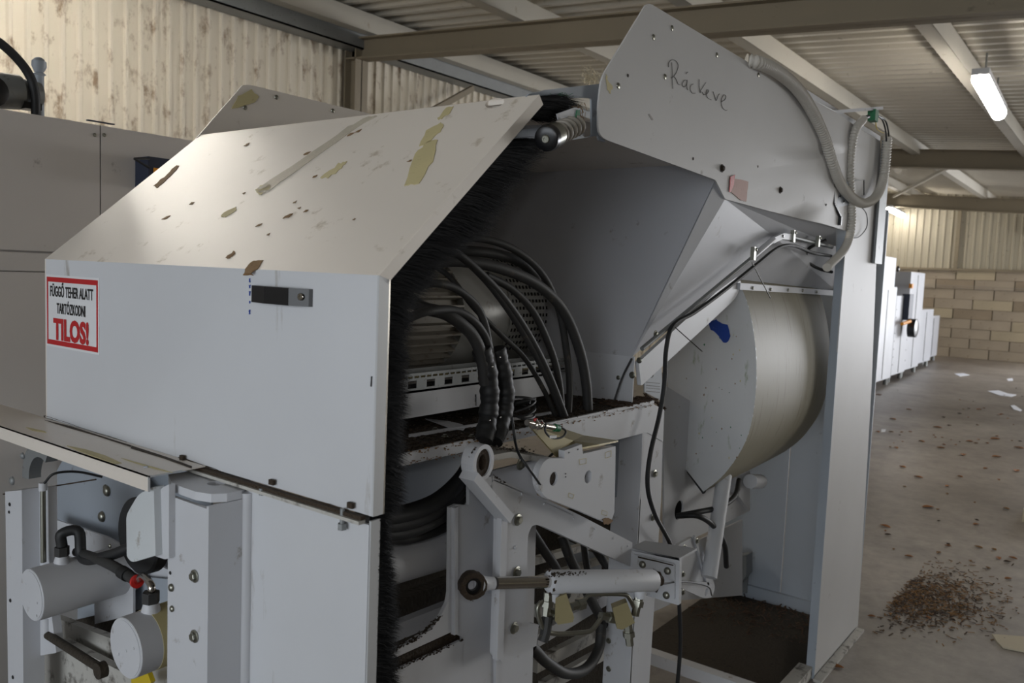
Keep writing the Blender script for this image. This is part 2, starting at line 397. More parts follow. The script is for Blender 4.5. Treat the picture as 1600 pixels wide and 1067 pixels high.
# far wall
wf = empty('wall_far', (XF, 0, 0), kind='structure')
G().box((XF + .12, 0, 0), (XF + .3, YL, 2.1)).box((XF + .12, -8, 0), (XF + .3, -6.8, 2.1)).done('mortar_bed', 'mortar', wf, smooth=False)
corr('sheet_cladding', 'x', XF + .10, 0, YL, 2.08, 3.6, .16, -.03, 'wallfar', wf, z1f=lambda a: zb(a) + .5); corr('sheet_cladding', 'x', XF + .10, -8, -6.8, 2.08, 3.6, .16, -.03, 'wallfar', wf, z1f=lambda a: zb(a) + .5)
G().box((XF - .02, 0, 2.06), (XF + .12, YL, 2.11)).done('sill_rail', 'beam', wf, smooth=False)
for yy in (3.5, .05): G().box((XF + .0, yy - .04, 2.0), (XF + .06, yy + .04, zb(yy) + .4)).done('cladding_post', 'beam', wf, smooth=False)
for yy in (5.2, 1.9): G().box((XF - .3, yy - .08, 2.9), (XF + .06, yy + .08, 3.25)).done('rafter_end', 'beam', wf, smooth=False)
bm_ = {}
for r in range(9):
    y_ = YL - (.0 if r % 2 else .42)
    while y_ > .9:
        wd = .82
        k = 'block2' if (r in (8 - 1, 4, 5) and random.random() < .75) else random.choice(['block', 'block', 'block', 'block3'])
        key = k
        if key not in bm_:
            gg = G().box((-.07, -.40, -.112), (.07, .40, .112)); me = bpy.data.meshes.new('block'); me.from_pydata(gg.v, [], gg.f); me.materials.append(M[k]); bm_[key] = me
        o = bpy.data.objects.new('block', bm_[key]); COL.objects.link(o); o.parent = wf
        o.location = V((XF + .1 + random.uniform(-.012, .012), y_ - .41, .118 + r * .231)) - WL['wall_far']; o.rotation_euler[2] = random.uniform(-.004, .004)
        y_ -= wd
for dz in (0, .05): G().cyl((XF - .02, .1, 1.61 + dz), (XF - .02, 4.4, 1.66 + dz), .006, 6).done('wall_wire', 'wire', wf)
# right wall with the open gate, back wall with the open gate
wr = empty('wall_right', (7.5, -8, 0), kind='structure')
corr('sheet_cladding', 'y', -8, -7, 10.0, 0, 3.1, .118, .022, 'wallfar', wr)
corr('sheet_cladding', 'y', -8, 17.0, XF, 0, 3.1, .118, .022, 'wallfar', wr)
wk = empty('wall_back', (-7, 0, 0), kind='structure')
corr('sheet_cladding', 'x', -7, -8, -3.6, 0, 3.6, .16, .03, 'wallfar', wk)
corr('sheet_cladding', 'x', -7, 3.6, YL, 0, 3.6, .16, .03, 'wallfar', wk)

# ================================================================== HOOD
hood = empty('machine_hood', (XS, 1.4, 1.2), 'large white sheet-metal hood with a sloping top and a red-bordered warning sticker', 'machine cover')
N1 = on(590, 430, 'y', YF); N1 = V((XS, YF, N1.z)); K = on(840, 148, 'y', YF)
sd = (K - N1); sn = V((-sd.z, 0, sd.x)).normalized()    # slope normal, facing up and left
def sl(px, py): return pln(px, py, N1, sn)
zt = N1.z; YFAR = 2.022; zbm = 1.213
G().poly([(XS, YF, zbm), (XS, YF, zt), (XS, YFAR, zt), (XS, YFAR, zbm)], X * .02).done('front_panel', 'hood', hood, smooth=False)
sp_ = G().poly([N1, V((K.x, YF, K.z)), V((K.x, YFAR, K.z)), V((XS, YFAR, zt))], -sn * .02, [[sl(*p) for p in ((773 + 15 * math.cos(t), 161 + 7.5 * math.sin(t)+ -3*math.cos(t)) for t in [i * math.pi / 10 for i in range(20)])]])
sp_ = sp_.done('slope_panel', 'slope', hood, smooth=False)
G().poly([(K.x, YF + .03, K.z - .002), (K.x + .95, YF + .03, K.z - .002), (K.x + .95, YFAR, K.z - .002), (K.x, YFAR, K.z - .002)], Z * -.008).done('top_panel', 'slope', hood, smooth=False)
# bright edge trims around the opening
e = .021; sdn = sd.normalized()
G().poly([(XS, YF, zbm), (XS, YF, zt), (XS + e, YF, zt - .006), (XS + e, YF, zbm)], Y * -.004).done('edge_trim', 'alu', hood, smooth=False)
G().poly([N1 + V((0, 0, 0)), K, K - sn * e, N1 - sn * e + sdn * .004], Y * -.004).done('edge_trim', 'slope', hood, smooth=False)
G().box((XS + e, YF - .004, zbm), (XS + e + .003, YF + .03, zt - .006)).done('edge_trim', 'chrome', hood, smooth=False)
# far side plate standing proud of the slope
g = G().poly([on(300, 224, 'y', YFAR), on(379, 133, 'y', YFAR), on(389, 132, 'y', YFAR), on(600, 183, 'y', YFAR), on(640, 230, 'y', YFAR), on(420, 420, 'y', YFAR), V((XS, YFAR, zt)), V((XS, YFAR, zbm)), V((XS + 1.1, YFAR, zbm)), V((2.1, YFAR, 1.3)), V((2.1, YFAR, 1.9)), V((1.2, YFAR, 1.85))][0:4] + [V((2.2, YFAR, 2.05)), V((2.2, YFAR, zbm)), V((XS, YFAR, zbm)), V((XS, YFAR, zt))], Y * .004)
fp = g.done('side_plate', 'slope', hood, smooth=False)
bolts([(383, 168), (432, 152), (520, 173)], 'y', YFAR - .001, .007, fp, 'rivet', 'zinc', 'rivet')
patch('scuffed_patch', [(372, 150), (392, 140), (405, 150), (398, 160), (362, 170)], 'y', YFAR - .001, 'tape', fp)
# handle
h0 = on(398, 461, 'x', XS); h1 = on(489, 463, 'x', XS); g = G()
hp = [(0, 0), (.006, .010), (.05, .016), (.115, .016), (.150, .004), (.155, 0)]
hl = (h0 - h1).length; zc = (h0.z + h1.z) / 2; pts = [V((XS - d * 1.1, h1.y + (1 - s_ / .155) * hl, 0)) for s_, d in hp]
hh = .0145
g.poly([V((p.x, p.y, zc - hh)) for p in pts], Z * hh * 2)
hd = g.done('handle', 'plastic', hood, smooth=False)
bolt(V((XS - .010, h1.y + .018, zc + .001)), V((-1, -.2, 0)), .006, hd, 'socket', 'chrome', 'lock')
# warning sticker
c = [on(*p, 'x', XS) for p in ((73, 430), (155.5, 433), (156, 553), (73, 541))]
y0 = (c[0].y + c[3].y) / 2; y1 = (c[1].y + c[2].y) / 2; z0 = (c[2].z + c[3].z) / 2; z1 = (c[0].z + c[1].z) / 2
W_, H_ = y0 - y1, z1 - z0
st = G().box((XS - .0012, y0, z0), (XS, y1, z1)).done('warning_sticker', 'sign', hood, smooth=False)
m_ = .005; bw = .010
g = G(); xx = XS - .0018
o4 = [(y0 - m_, z0 + m_), (y1 + m_, z0 + m_), (y1 + m_, z1 - m_), (y0 - m_, z1 - m_)]
bwh = .011; bwv = .006
i4 = [(y0 - m_ - bwv, z0 + m_ + bwh), (y1 + m_ + bwv, z0 + m_ + bwh), (y1 + m_ + bwv, z1 - m_ - bwh), (y0 - m_ - bwv, z1 - m_ - bwh)]
g.poly([V((xx, *p)) for p in o4], X * .0006, [[V((xx, *p)) for p in i4]])
g.done('sticker_border', 'signred', st, smooth=False)
def srow(s, fy0, fy1, fz0, fz1, m_, bold): text('lettering', s, V((xx, y0 - W_ * fy0, z0 + H_ * fz0)), -Y, Z, -X, H_ * (fz1 - fz0), W_ * (fy1 - fy0), m_, st, bold)
srow('FÜGGŐ TEHER ALATT', .09, .90, .70, .90, 'ink', .02)
srow('TARTÓZKODNI', .22, .76, .47, .655, 'ink', .02)
srow('TILOS!', .15, .82, .10, .41, 'signred', .045)
# residue on the slope
pl_ = (N1 + sn * .0002, sn)
def sp(name, px, m_, jit=1.3, sub=4): return patch(name, px, None, 0, m_, hood, jit, sub, .0010, pl_)
sp('tape_residue', [(668, 222), (684, 218), (676, 252), (654, 288), (632, 290), (650, 240)], 'tape')
sp('tape_residue', [(655, 228), (665, 205), (690, 192), (694, 196), (688, 205), (672, 222)], 'tape')
sp('tape_residue', [(696, 170), (708, 166), (704, 176), (690, 187), (683, 186)], 'tape')
sp('tape_residue', [(500, 278), (530, 256), (542, 252), (535, 262), (512, 278)], 'tape')
sp('tape_residue', [(345, 337), (368, 324), (370, 328), (352, 340)], 'tape')
sp('clear_tape_strip', [(400, 297), (408, 291), (470, 250), (545, 198), (575, 183), (590, 181), (560, 198), (490, 248), (420, 298), (408, 304)], 'clear', .8)
sp('crumpled_tape_end', [(399, 296), (410, 290), (424, 288), (420, 298), (405, 305)], 'tape')
sp('brown_residue', [(384, 418), (396, 408), (412, 406), (405, 418), (392, 428), (382, 428)], 'rust')
sp('brown_residue', [(353, 403), (366, 393), (368, 396), (358, 404)], 'rust')
sp('brown_smear', [(240, 290), (262, 272), (276, 258), (280, 260), (262, 280), (246, 294)], 'rust', .8)
for q in ((450, 338, 9), (420, 366, 3), (405, 352, 6), (461, 316, 4), (478, 330, 5), (492, 276, 4), (548, 210, 7), (560, 205, 6), (468, 325, 3), (382, 302, 3), (480, 240, 6), (386, 226, 5), (300, 318, 5), (553, 343, 3), (640, 252, 4), (260, 340, 8)):
    sp('speck', [(q[0] - q[2] * .9, q[1] + q[2] * .4), (q[0], q[1] - q[2] * .25), (q[0] + q[2] * .9, q[1] - q[2] * .45), (q[0] + q[2] * .1, q[1] + q[2] * .25)], 'rust', .7, 2)
def fpz(name, px, m_, jit=.7): return patch(name, px, 'x', XS - .0002, m_, hood, jit, 3, .0010)
fpz('brown_residue', [(382, 426), (393, 427), (397, 430), (380, 430)], 'rust')
for a, b_ in ((435, 441), (445, 450), (455, 462), (470, 474), (484, 491)): fpz('blue_ink_mark', [(389.5, a), (391.5, a), (391.5, b_), (389.5, b_)], 'blue', .4)
fpz('black_mark', [(580, 588), (582, 588), (581, 604), (579.5, 604)], 'ink', .2)
# dirty seam along the foot of the hood
for a, b_ in (((70, 650), (200, 693)), ((200, 693), (280, 720)), ((280, 715), (345, 737)), ((350, 741), (420, 762)), ((430, 765), (545, 797))):
    patch('grime_seam', [(a[0], a[1] - 1.2), (b_[0], b_[1] - 1.2), (b_[0], b_[1] + 2), (a[0], a[1] + 2)], 'x', XS - .0006, 'grime', hood, .8, 12, .002)
# ================================================================== BRISTLE BRUSH along the opening
rt = [(842, 150), (815, 180), (780, 222), (757, 248), (720, 290), (683, 333), (640, 383), (600, 430), (597, 470), (593, 600), (591, 720), (589, 797), (589, 806), (587, 870), (585, 950), (583, 1075)]
tp = [(913, 158), (875, 194), (868, 224), (838, 262), (806, 318), (772, 362), (722, 402), (674, 452), (650, 492), (640, 600), (638, 740), (628, 800), (610, 814), (618, 872), (624, 955), (628, 1078)]
brush = empty('bristle_brush', on(600, 600, 'y', YF), 'black bristle sealing brush edging the opening of the white hood', 'brush')
g = G()
R_ = [on(*p, 'y', YF + .006) for p in rt]; T_ = [on(*p, 'y', YF + .006) for p in tp]
for i in range(len(rt) - 1):
    if i == 1 : continue
    a, b_ = R_[i], R_[i + 1]; c_, d_ = T_[i + 1].lerp(R_[i + 1], .38), T_[i].lerp(R_[i], .38)
    g.poly([a, b_, c_, d_], Y * .016)
g.done('brush_core', 'bristle', brush, smooth=False)
vs = []; fs = []
L_ = [0]
for i in range(len(rt) - 1): L_.append(L_[-1] + (R_[i + 1] - R_[i]).length)
for k in range(26000):
    s_ = random.random() * L_[-1]; i = max(j for j in range(len(L_)) if L_[j] <= s_); i = min(i, len(rt) - 2)
    t = (s_ - L_[i]) / (L_[i + 1] - L_[i])
    if i == 1 and t < .95: continue
    a = R_[i].lerp(R_[i + 1], t); b_ = T_[i].lerp(T_[i + 1], t)
    tuft = math.sin(s_ * 90) * .04 + math.sin(s_ * 37 + 1) * .05
    ln = random.uniform(.55, 1.02) + tuft
    dep = random.uniform(-.010, .016)
    a = a + Y * dep * .6 ; d_ = (b_ - a) * ln
    tip = a + d_ + V((random.gauss(0, .003), dep * .9, random.gauss(-.002, .005) ))
    mid = a.lerp(tip, .55) + V((0, 0, .006 * random.uniform(0, 1)))
    wv = V((0, .0, .00055)).lerp(V((.0004, .0004, 0)), random.random() * .5)
    n0 = len(vs); vs += [a - wv, a + wv, mid - wv * .8, mid + wv * .8, tip]
    fs += [(n0, n0 + 1, n0 + 3, n0 + 2), (n0 + 2, n0 + 3, n0 + 4)]
me = bpy.data.meshes.new('bristles'); c_ = WL[brush.name]; me.from_pydata([v - c_ for v in vs], [], fs); me.materials.append(M['bristle'])
o = bpy.data.objects.new('bristles', me); COL.objects.link(o); o.parent = brush; o['kind'] = 'stuff'

# ================================================================== HEADER between hood and side plate
hdr = empty('header_frame', on(900, 200, 'y', .945), 'pale blue-grey header plate with a cut-out, between hood crest and upright side plate', 'machine part')
g = G(); yh = .945
outer = pp([(826, 147), (855, 140), (945, 130), (945, 222), (936, 219), (934, 212), (880, 221), (800, 228), (770, 231)], 'y', yh)
hole = pp(rnd([(840, 157), (895, 153), (924, 153), (925, 212), (912, 215), (907, 195), (868, 196), (812, 203)], 3), 'y', yh)
g.poly(outer, Y * .004, [hole]).done('header_plate', 'inner', hdr, smooth=False)
plate('lower_lip', [(765, 228), (800, 200), (812, 196), (870, 195), (908, 192), (914, 212), (880, 221), (800, 229)], 'y', .955, .004, 'frame', hdr)
plate('white_flap', [(870, 178), (898, 168), (907, 170), (901, 186), (878, 196), (872, 186)], 'y', .912, .002, 'frame', hdr)
plate('green_tape', [(877, 193), (893, 188), (900, 182), (902, 172), (906, 171), (906, 184), (897, 193), (879, 198)], 'y', .909, .002, 'green', hdr)
g = G()
for i in range(46):   # dead grass and lint caught on the bracket
    p = on(random.uniform(893, 915), random.uniform(160, 178), 'y', .93 + random.uniform(-.01, .01)); q = p + V((random.gauss(0, .012), random.gauss(0, .006), random.gauss(-.006, .014)))
    g.tube([p, p.lerp(q, .5) + V((0, 0, .004)), q], .0005, 3, 3)
tag(g.done('straw_tuft', 'debris', hdr), kind='stuff')
g = G()
for i in range(40):
    p = on(random.uniform(855, 890), random.uniform(148, 156), 'y', .94); q = p + V((random.gauss(.006, .012), 0, random.gauss(.004, .004))); g.tube([p, q], .0005, 3, 2)
tag(g.done('green_fibres', 'green', hdr), kind='stuff')
# roller with spring
rl = empty('spring_roller', on(880, 205, 'y', .90), 'black-ended chrome roller with a coil spring under the header', 'roller')
rp = at(853, 217, 1.50); rq = at(903, 194, 1.66); rd = (rq - rp)
g = G().lathe(rp, rd, [(-.001, .0085), (0, .020), (.002, .023), (.012, .0245), (.016, .0245)], 28); g.done('roller_cap', 'plastic', rl)
G().lathe(rp, rd, [(.016, .0235), (.050, .0235)], 28).done('roller_sleeve', 'zinc', rl)
bolt(rp - rd.normalized() * .001, -rd, .0078, rl, 'socket', 'zinc', 'end_screw')
G().lathe(rp, rd, [(.05, .009), (rd.length, .009)], 12).done('roller_shaft', 'rubber', rl)
a = rd.normalized(); u_ = a.orthogonal().normalized(); v_ = a.cross(u_); P = []
for i in range(5 * 14 + 1):
    t = i / 14; P.append(rp + a * (.058 + (rd.length - .062) * t / 5) + (u_ * math.cos(t * 2 * math.pi) + v_ * math.sin(t * 2 * math.pi)) * .0185)
G().tube(P, .0042, 8, 1).done('coil_spring', 'motor', rl)
# ================================================================== SIDE PLATE (tall right-hand sheet) and enclosure
enc = empty('side_enclosure', on(1300, 1060, 'z', 0), 'tall white sheet-metal side enclosure with the handwritten word, standing on the floor at right', 'machine housing')
out = rnd([(1012, 3, 8), (940, 121, 10), (935, 160, 4), (935, 214, 12), (1118, 281, 3), (1133, 311, 2), (1303, 357, 0), (1322, 361, 0)], 0) + [(1272, 1062), (1340, 987), (1376, 221)]
out = rnd([(1012, 3, 9), (940, 121, 14), (935, 165, 6), (935, 214, 16), (1118, 281, 3), (1133, 311, 2), (1303, 357, 0), (1322, 361, 0), (1272, 1062, 0), (1340, 987, 0), (1362, 600, 0), (1369, 420, 0), (1376, 221, 4)], 0)
sw = plate('side_plate', out, 'y', YF, .004, 'plate', enc)
# give the big sheet its slight oil-can bulge
bm = bmesh.new(); bm.from_mesh(sw.data)
bmesh.ops.subdivide_edges(bm, edges=[e_ for e_ in bm.edges if e_.calc_length() > .12], cuts=5, use_grid_fill=True); bmesh.ops.triangulate(bm, faces=bm.faces)
for v in bm.verts:
    wx = v.co.x + WL[sw.name].x; wz = v.co.z + WL[sw.name].z
    v.co.y += -.022 * math.exp(-((wx - 3.05) / .24) ** 2) * math.exp(-((wz - 2.0) / .35) ** 2)
bm.to_mesh(sw.data); bm.free(); sw.data.shade_smooth(); sw.data.set_sharp_from_angle(angle=.6)
xp = 3.362
G().box((xp - .004, YF - .001, 0), (xp, YF + .032, 1.842)).done('front_flange', 'inner', enc, smooth=False)
G().box((xp, YF + .03, 0), (xp + .012, YF + .034, 1.84)).done('flange_return', 'inner', enc, smooth=False)
for (ya, yb) in ((.926, 1.290), (1.296, 1.62)): G().box((4.02, ya, .055), (4.03, yb, 1.95)).done('back_panel', 'inner', enc, smooth=False)
G().box((4.0, .926, 0), (4.03, 1.62, .068)).done('bottom_rail', 'inner', enc, smooth=False)
G().box((3.985, 1.452, .03), (4.0, 1.535, .12)).done('corner_gusset', 'galv', enc, smooth=False)
G().box((3.335, .885, 0), (3.99, .918, .012)).done('base_lip', 'dirty', enc, smooth=False)
bolts([(1039 - 0, 120), (1021, 61 - 3), (1050, 44), (1120, 86), (1185, 117), (966, 134)], 'y', YF, .007, sw, 'rivet', None, 'rivet')
bolts([(1128, 263), (1219, 297)], 'y', YF - .001, .011, sw, 'hex', 'grime', 'bolt')
bolts([(981, 118), (1083, 248), (1184, 260)], 'y', YF, .004, sw, 'rivet', 'grime', 'dark_screw')
patch('faded_label', [(1144, 278), (1168, 284), (1166, 315), (1158, 313), (1141, 300)], 'y', YF - .0009, 'paperred', sw, .8)
patch('red_label_edge', [(1141, 276), (1148, 273), (1146, 290), (1141, 300), (1139, 300)], 'y', YF - .0022, 'red', sw, .4)
patch('small_scratch', [(1013, 179), (1015, 178), (1021, 187), (1019, 188)], 'y', YF - .0002, 'wire', sw, .1, 1, .0006)
patch('dirt_smudge', [(947, 115), (950, 125), (957, 137), (953, 146), (949, 140), (946, 125)], 'y', YF - .0002, 'tape', sw, 1, 4, .0006)
# handwriting
def q(x, y): return on(880 + x / 5.333, y / 5.333, 'y', YF - .001)
strokes = [[(905, 520), (908, 600), (908, 660), (914, 740)],
           [(878, 560), (880, 525), (905, 500), (940, 508), (958, 545), (945, 600), (918, 640), (900, 650), (925, 640), (945, 670), (958, 700), (972, 706)],
           [(1040, 600), (1026, 612), (1024, 616)],
           [(1030, 668), (1008, 672), (993, 700), (1003, 724), (1025, 712), (1034, 668), (1030, 720), (1038, 750)],
           [(1085, 700), (1066, 712), (1060, 745), (1075, 775), (1102, 776)],
           [(1133, 660), (1134, 720), (1142, 775)], [(1190, 688), (1162, 730), (1142, 765), (1158, 768), (1172, 790)],
           [(1172, 790), (1200, 780), (1214, 755), (1200, 750), (1192, 780), (1205, 815), (1235, 832)],
           [(1248, 762), (1262, 800), (1275, 838), (1290, 800), (1302, 782)],
           [(1318, 850), (1348, 830), (1355, 800), (1340, 790), (1322, 820), (1318, 860), (1330, 900), (1355, 920), (1367, 916)]]
for s_ in strokes: G().tube([q(*p) for p in s_], .00075, 5, 5).done('pen_stroke', 'pencil', sw)
# cable duct on the far edge
G().box((3.76, .905, 1.70), (3.88, .915, 2.22)).done('edge_duct', 'galv', enc, smooth=False)
# top edge rail with clips and the little bracket arm
tr = [on(x, y, 'y', .93) for x, y in ((1260, 150), (1376, 221))]
G().bar(tr[0] + V((0, .012, .012)), tr[1] + V((0, .012, .012)), .02, .02).done('top_rail', 'frame', enc)
# ================================================================== FUNNEL (chute) walls
ch = empty('funnel_chute', (2.0, 1.2, 1.6), 'grey inclined sheet-metal funnel wall behind the hood opening', 'chute')
D = on(988, 557, 'y', 1.05); Ft = on(1130, 256, 'y', .935); A = on(1120, 280, 'y', .930)
G().poly([D, Ft, V((Ft.x, 2.015, Ft.z)), V((D.x, 2.015, D.z))], X * .004).done('inclined_wall', 'chute', ch, smooth=False)
G().box((Ft.x, .935, Ft.z), (Ft.x + .004, 2.015, 2.0)).done('upper_rim', 'chute', ch, smooth=False)
A2 = on(1133, 311, 'y', .926); B2 = on(1306, 357, 'y', .930)
R2 = on(1306, 385, 'y', 1.0); Dm = on(1157, 440, 'y', 1.04)
def quadp(name, pts, m_, parent, th=.004):
    n = (V(pts[1]) - V(pts[0])).cross(V(pts[2]) - V(pts[0])).normalized(); return G().poly(pts, n * th).done(name, m_, parent, smooth=False)
g = G(); Pn = [A, A2, B2, R2, D]
for i in (1, 2, 3):
    t = [Pn[0], Pn[i], Pn[i + 1]] if i < 3 else [Pn[0], Pn[3], Pn[4]]
g.add([A, A2, B2, R2, on(1215, 374, 'y', .99), D], [(0, 1, 5), (1, 4, 5), (1, 2, 3), (1, 3, 4)])
g.add([v + V((0, .004, 0)) for v in (A, A2, B2, R2, on(1215, 374, 'y', .99), D)], [(0, 1, 5), (1, 4, 5), (1, 2, 3), (1, 3, 4)])
g.done('side_skirt', 'chute', ch, smooth=False)
L1 = on(1215, 374, 'y', .99); g = G()
lp = [D, L1, R2, on(1306, 452, 'y', 1.06), on(1160, 440, 'y', 1.06)]
lp = [on(1050, 505, 'y', 1.04), L1, R2, on(1306, 454, 'y', 1.05), on(1150, 436, 'y', 1.055)]
g.add(lp, [(0, 1, 4), (1, 3, 4), (1, 2, 3)]); g.add([v + Y * .004 for v in lp], [(0, 1, 4), (1, 3, 4), (1, 2, 3)])
g.done('lower_skirt', 'chute', ch, smooth=False)
G().bar(on(1152, 447, 'y', 1.045), on(1303, 458, 'y', 1.045), .02, .022).done('skirt_rail', 'chute', ch)
bolts([(1176, 450), (1204, 452), (1231, 453), (1254, 454), (1276, 456)], 'y', 1.034, .006, ch, 'dome')
bolts([(1024, 522), (1028, 520)][:1], 'y', 1.0, .010, ch, 'hex')
bar_px = rnd([(1001, 575, 0), (1003, 599, 0), (1152, 462, 8), (1158, 440, 12), (1150, 431, 8)], 0)
plate('guide_bar', rnd([(998, 566, 2), (1002, 603, 2), (1150, 466, 10), (1160, 440, 14), (1148, 430, 6)], 4), 'y', 1.045, .012, 'frame', ch)
# rod linkage along the skirt
lk = empty('rod_linkage', on(1220, 370, 'y', .96), 'thin grey jointed rod running along the underside of the funnel', 'linkage')
ja = on(1221, 369, 'y', .955)
G().cyl(on(1003, 545, 'y', 1.0), on(1178, 400, 'y', .96), .006, 12).done('rod', 'galv', lk)
G().cyl(on(1178, 400, 'y', .96), on(1208, 374, 'y', .955), .0095, 14).done('rod_sleeve', 'frame', lk)
G().bar(on(1206, 376, 'y', .955), ja, .012, .018).bar(ja, on(1240, 371, 'y', .957), .012, .02).done('joint', 'frame', lk)
G().cyl(ja - Y * .009, ja + Y * .009, .005, 12).done('joint_pin', 'plastic', lk)
G().cyl(on(1240, 371, 'y', .957), on(1300, 386, 'y', .97), .007, 12).done('rod', 'galv', lk)
for p in ((1177, 396), (1239, 369), (1278, 377)):
    P_ = on(*p, 'y', .95); G().bar(P_ + V((0, 0, -.02)), P_ + V((0, 0, .02)), .012, .016, upv=X).done('clamp', 'zinc', lk)
    bolt(P_ + V((0, -.008, .012)), -Y, .006, lk, 'dome')

# ================================================================== DRUM
dr = empty('scoop_drum', (2.63, 1.15, 1.2), 'big cream rounded drum with a flat white end, blue tape mark on it', 'drum')
Xd = 2.63
edge = [(1152, 437), (1163, 460), (1172, 490), (1179, 530), (1182, 575), (1180, 620), (1173, 665), (1160, 700), (1138, 733), (1120, 752), (1099, 768)]
sh = [on(x, y, 'x', Xd) for x, y in edge]
left = [on(x, y, 'x', Xd) for x, y in ((1052, 708), (1044, 640), (1042, 560), (1046, 510), (1090, 470))]
G().poly([p for p in spline(sh, 3)] + left, X * .004).done('end_plate', 'drumface', dr, smooth=False)
Xe = 3.52; P = spline(sh, 4); vs = []; fs = []; nx = 10
cY = 1.17; cZ = 1.2
for i in range(nx + 1):
    t = i / nx; x_ = Xd + (Xe - Xd) * t
    for p in P:
        f_ = 1 - .06 * math.sin(math.pi * min(1, t * 1.0)) * 0
        up = .012 * t
        vs.append((x_, p.y + .025 * t * t, p.z))
n = len(P)
for i in range(nx):
    for j in range(n - 1): fs.append((i * n + j, i * n + j + 1, (i + 1) * n + j + 1, (i + 1) * n + j))
n0 = len(vs); fs += [tuple(k + n0 for k in f) for f in fs]
vs += [(v[0], v[1] + .004, v[2]) for v in vs]
mk('shell', vs, fs, 'drum', dr, ang=60)
G().poly([V((Xe, p.y + .025, p.z)) for p in P] + [V((Xe, p.y + .025, p.z)) for p in left], X * .006).done('rear_plate', 'drum', dr, smooth=False)
G().poly([on(*p, 'x', Xd + .01) for p in ((1050, 706), (1098, 772), (1101, 766), (1054, 704))], X * .02).done('edge_seal', 'rubber', dr, smooth=False)
tz = [(1105, 503), (1119, 499), (1124, 503), (1136, 508), (1141, 520), (1139, 534), (1130, 536), (1124, 525), (1110, 514)]
patch('blue_tape_mark', tz, 'x', Xd - .0004, 'blue', dr, 1.2, 3, .002)
for i in range(46):
    x_, y_ = random.uniform(1050, 1165), random.uniform(480, 730)
    if x_ < 1042 + (y_ - 700) * .8 and y_ > 700: continue
    if (x_ - 1050) < (600 - y_) * .8 - 50 + 0: pass
    if y_ < 500 and x_ < 1110: continue
    s_ = random.uniform(.8, 2); patch('speck', [(x_ - s_ * .5, y_), (x_, y_ - s_), (x_ + s_ * .6, y_), (x_, y_ + s_)], 'x', Xd - .0002, random.choice(['rust', 'rust', 'green', 'tape']), dr, .3, 1, .0008)
# zip tie ends
zt1 = empty('cable_tie', on(1070, 528, 'y', .97), 'long black cable tie tail sticking out over the drum face', 'cable tie', 'cable tie tails by the drum')
G().bar(on(1051, 508, 'y', .98), on(1097, 549, 'y', .94), .003, .0016).done('tie_strap', 'plastic', zt1)
zt2 = empty('cable_tie', on(1190, 430, 'y', .95), 'long black cable tie tail hanging from the rod above the drum', 'cable tie', 'cable tie tails by the drum')
G().bar(on(1175, 410, 'y', .95), on(1204, 466, 'y', .93), .003, .0016).done('tie_strap', 'plastic', zt2)

# ================================================================== BACKSTOP parts inside the enclosure
bs = empty('drum_support_frame', (2.6, 1.2, .8), 'grey support plate with an oval hole, below the drum', 'machine frame')
ysp = 1.2
plate('support_plate', [(1036, 600), (1100, 640), (1172, 640), (1172, 798), (1060, 853), (1038, 866)], 'y', ysp, .006, 'frame', bs, holes=[(1061, 797, .034)])
G().poly(circ(on(1061, 797, 'y', ysp + .03), 'y', .06, 16), Y * .004).done('hole_shade_disc', 'dark', bs, smooth=False)  # dark disc set behind the oval hole to stand for its shade
plate('lower_plate', [(1040, 868), (1160, 812), (1160, 930), (1060, 938), (1017, 958), (1010, 880)], 'y', ysp + .12, .006, 'frame', bs)
plate('bearing_block', [(1150, 727), (1172, 720), (1172, 798), (1150, 770)], 'y', ysp - .02, .02, 'frame', bs)
tl = [(1058, 852), (1084, 838), (1094, 846), (1118, 918), (1112, 934), (1100, 935), (1062, 918)]
plate('triangular_arm', rnd(tl, 6), 'y', 1.10, .012, 'frame', bs, holes=[(1104, 925, .014)])
for a_, b__ in (((1084, 838), (1106, 915)), ((1064, 909), (1112, 912))): G().bar(on(*a_, 'y', 1.095), on(*b__, 'y', 1.095), .008, .01).done('arm_rib', 'frame', bs)
bolts([(1089, 845), (1069, 855), (1067, 897), (1067, 925)], 'y', 1.09, .010, bs, 'hex')
bolts([(1023, 740), (1020, 808)], 'y', YG - .003, .011, bs, 'hex')
g = G(); G().cyl(on(1132, 742, 'y', 1.10), on(1108, 902, 'y', 1.06), .026, 24).done('gas_strut_tube', 'frame', bs)
G().cyl(on(1188, 752, 'y', 1.14), on(1172, 752, 'y', 1.14), .028, 20).done('round_stop', 'frame', bs)
plate('junction_housing', [(1118, 888), (1138, 872), (1166, 868), (1166, 900), (1140, 930), (1120, 930)], 'x', 3.9, .08, 'galv', bs)
plate('angle_strip', [(1138, 864), (1154, 858), (1153, 926), (1150, 926), (1149, 872), (1138, 874)], 'x', 3.88, .01, 'galv', bs)
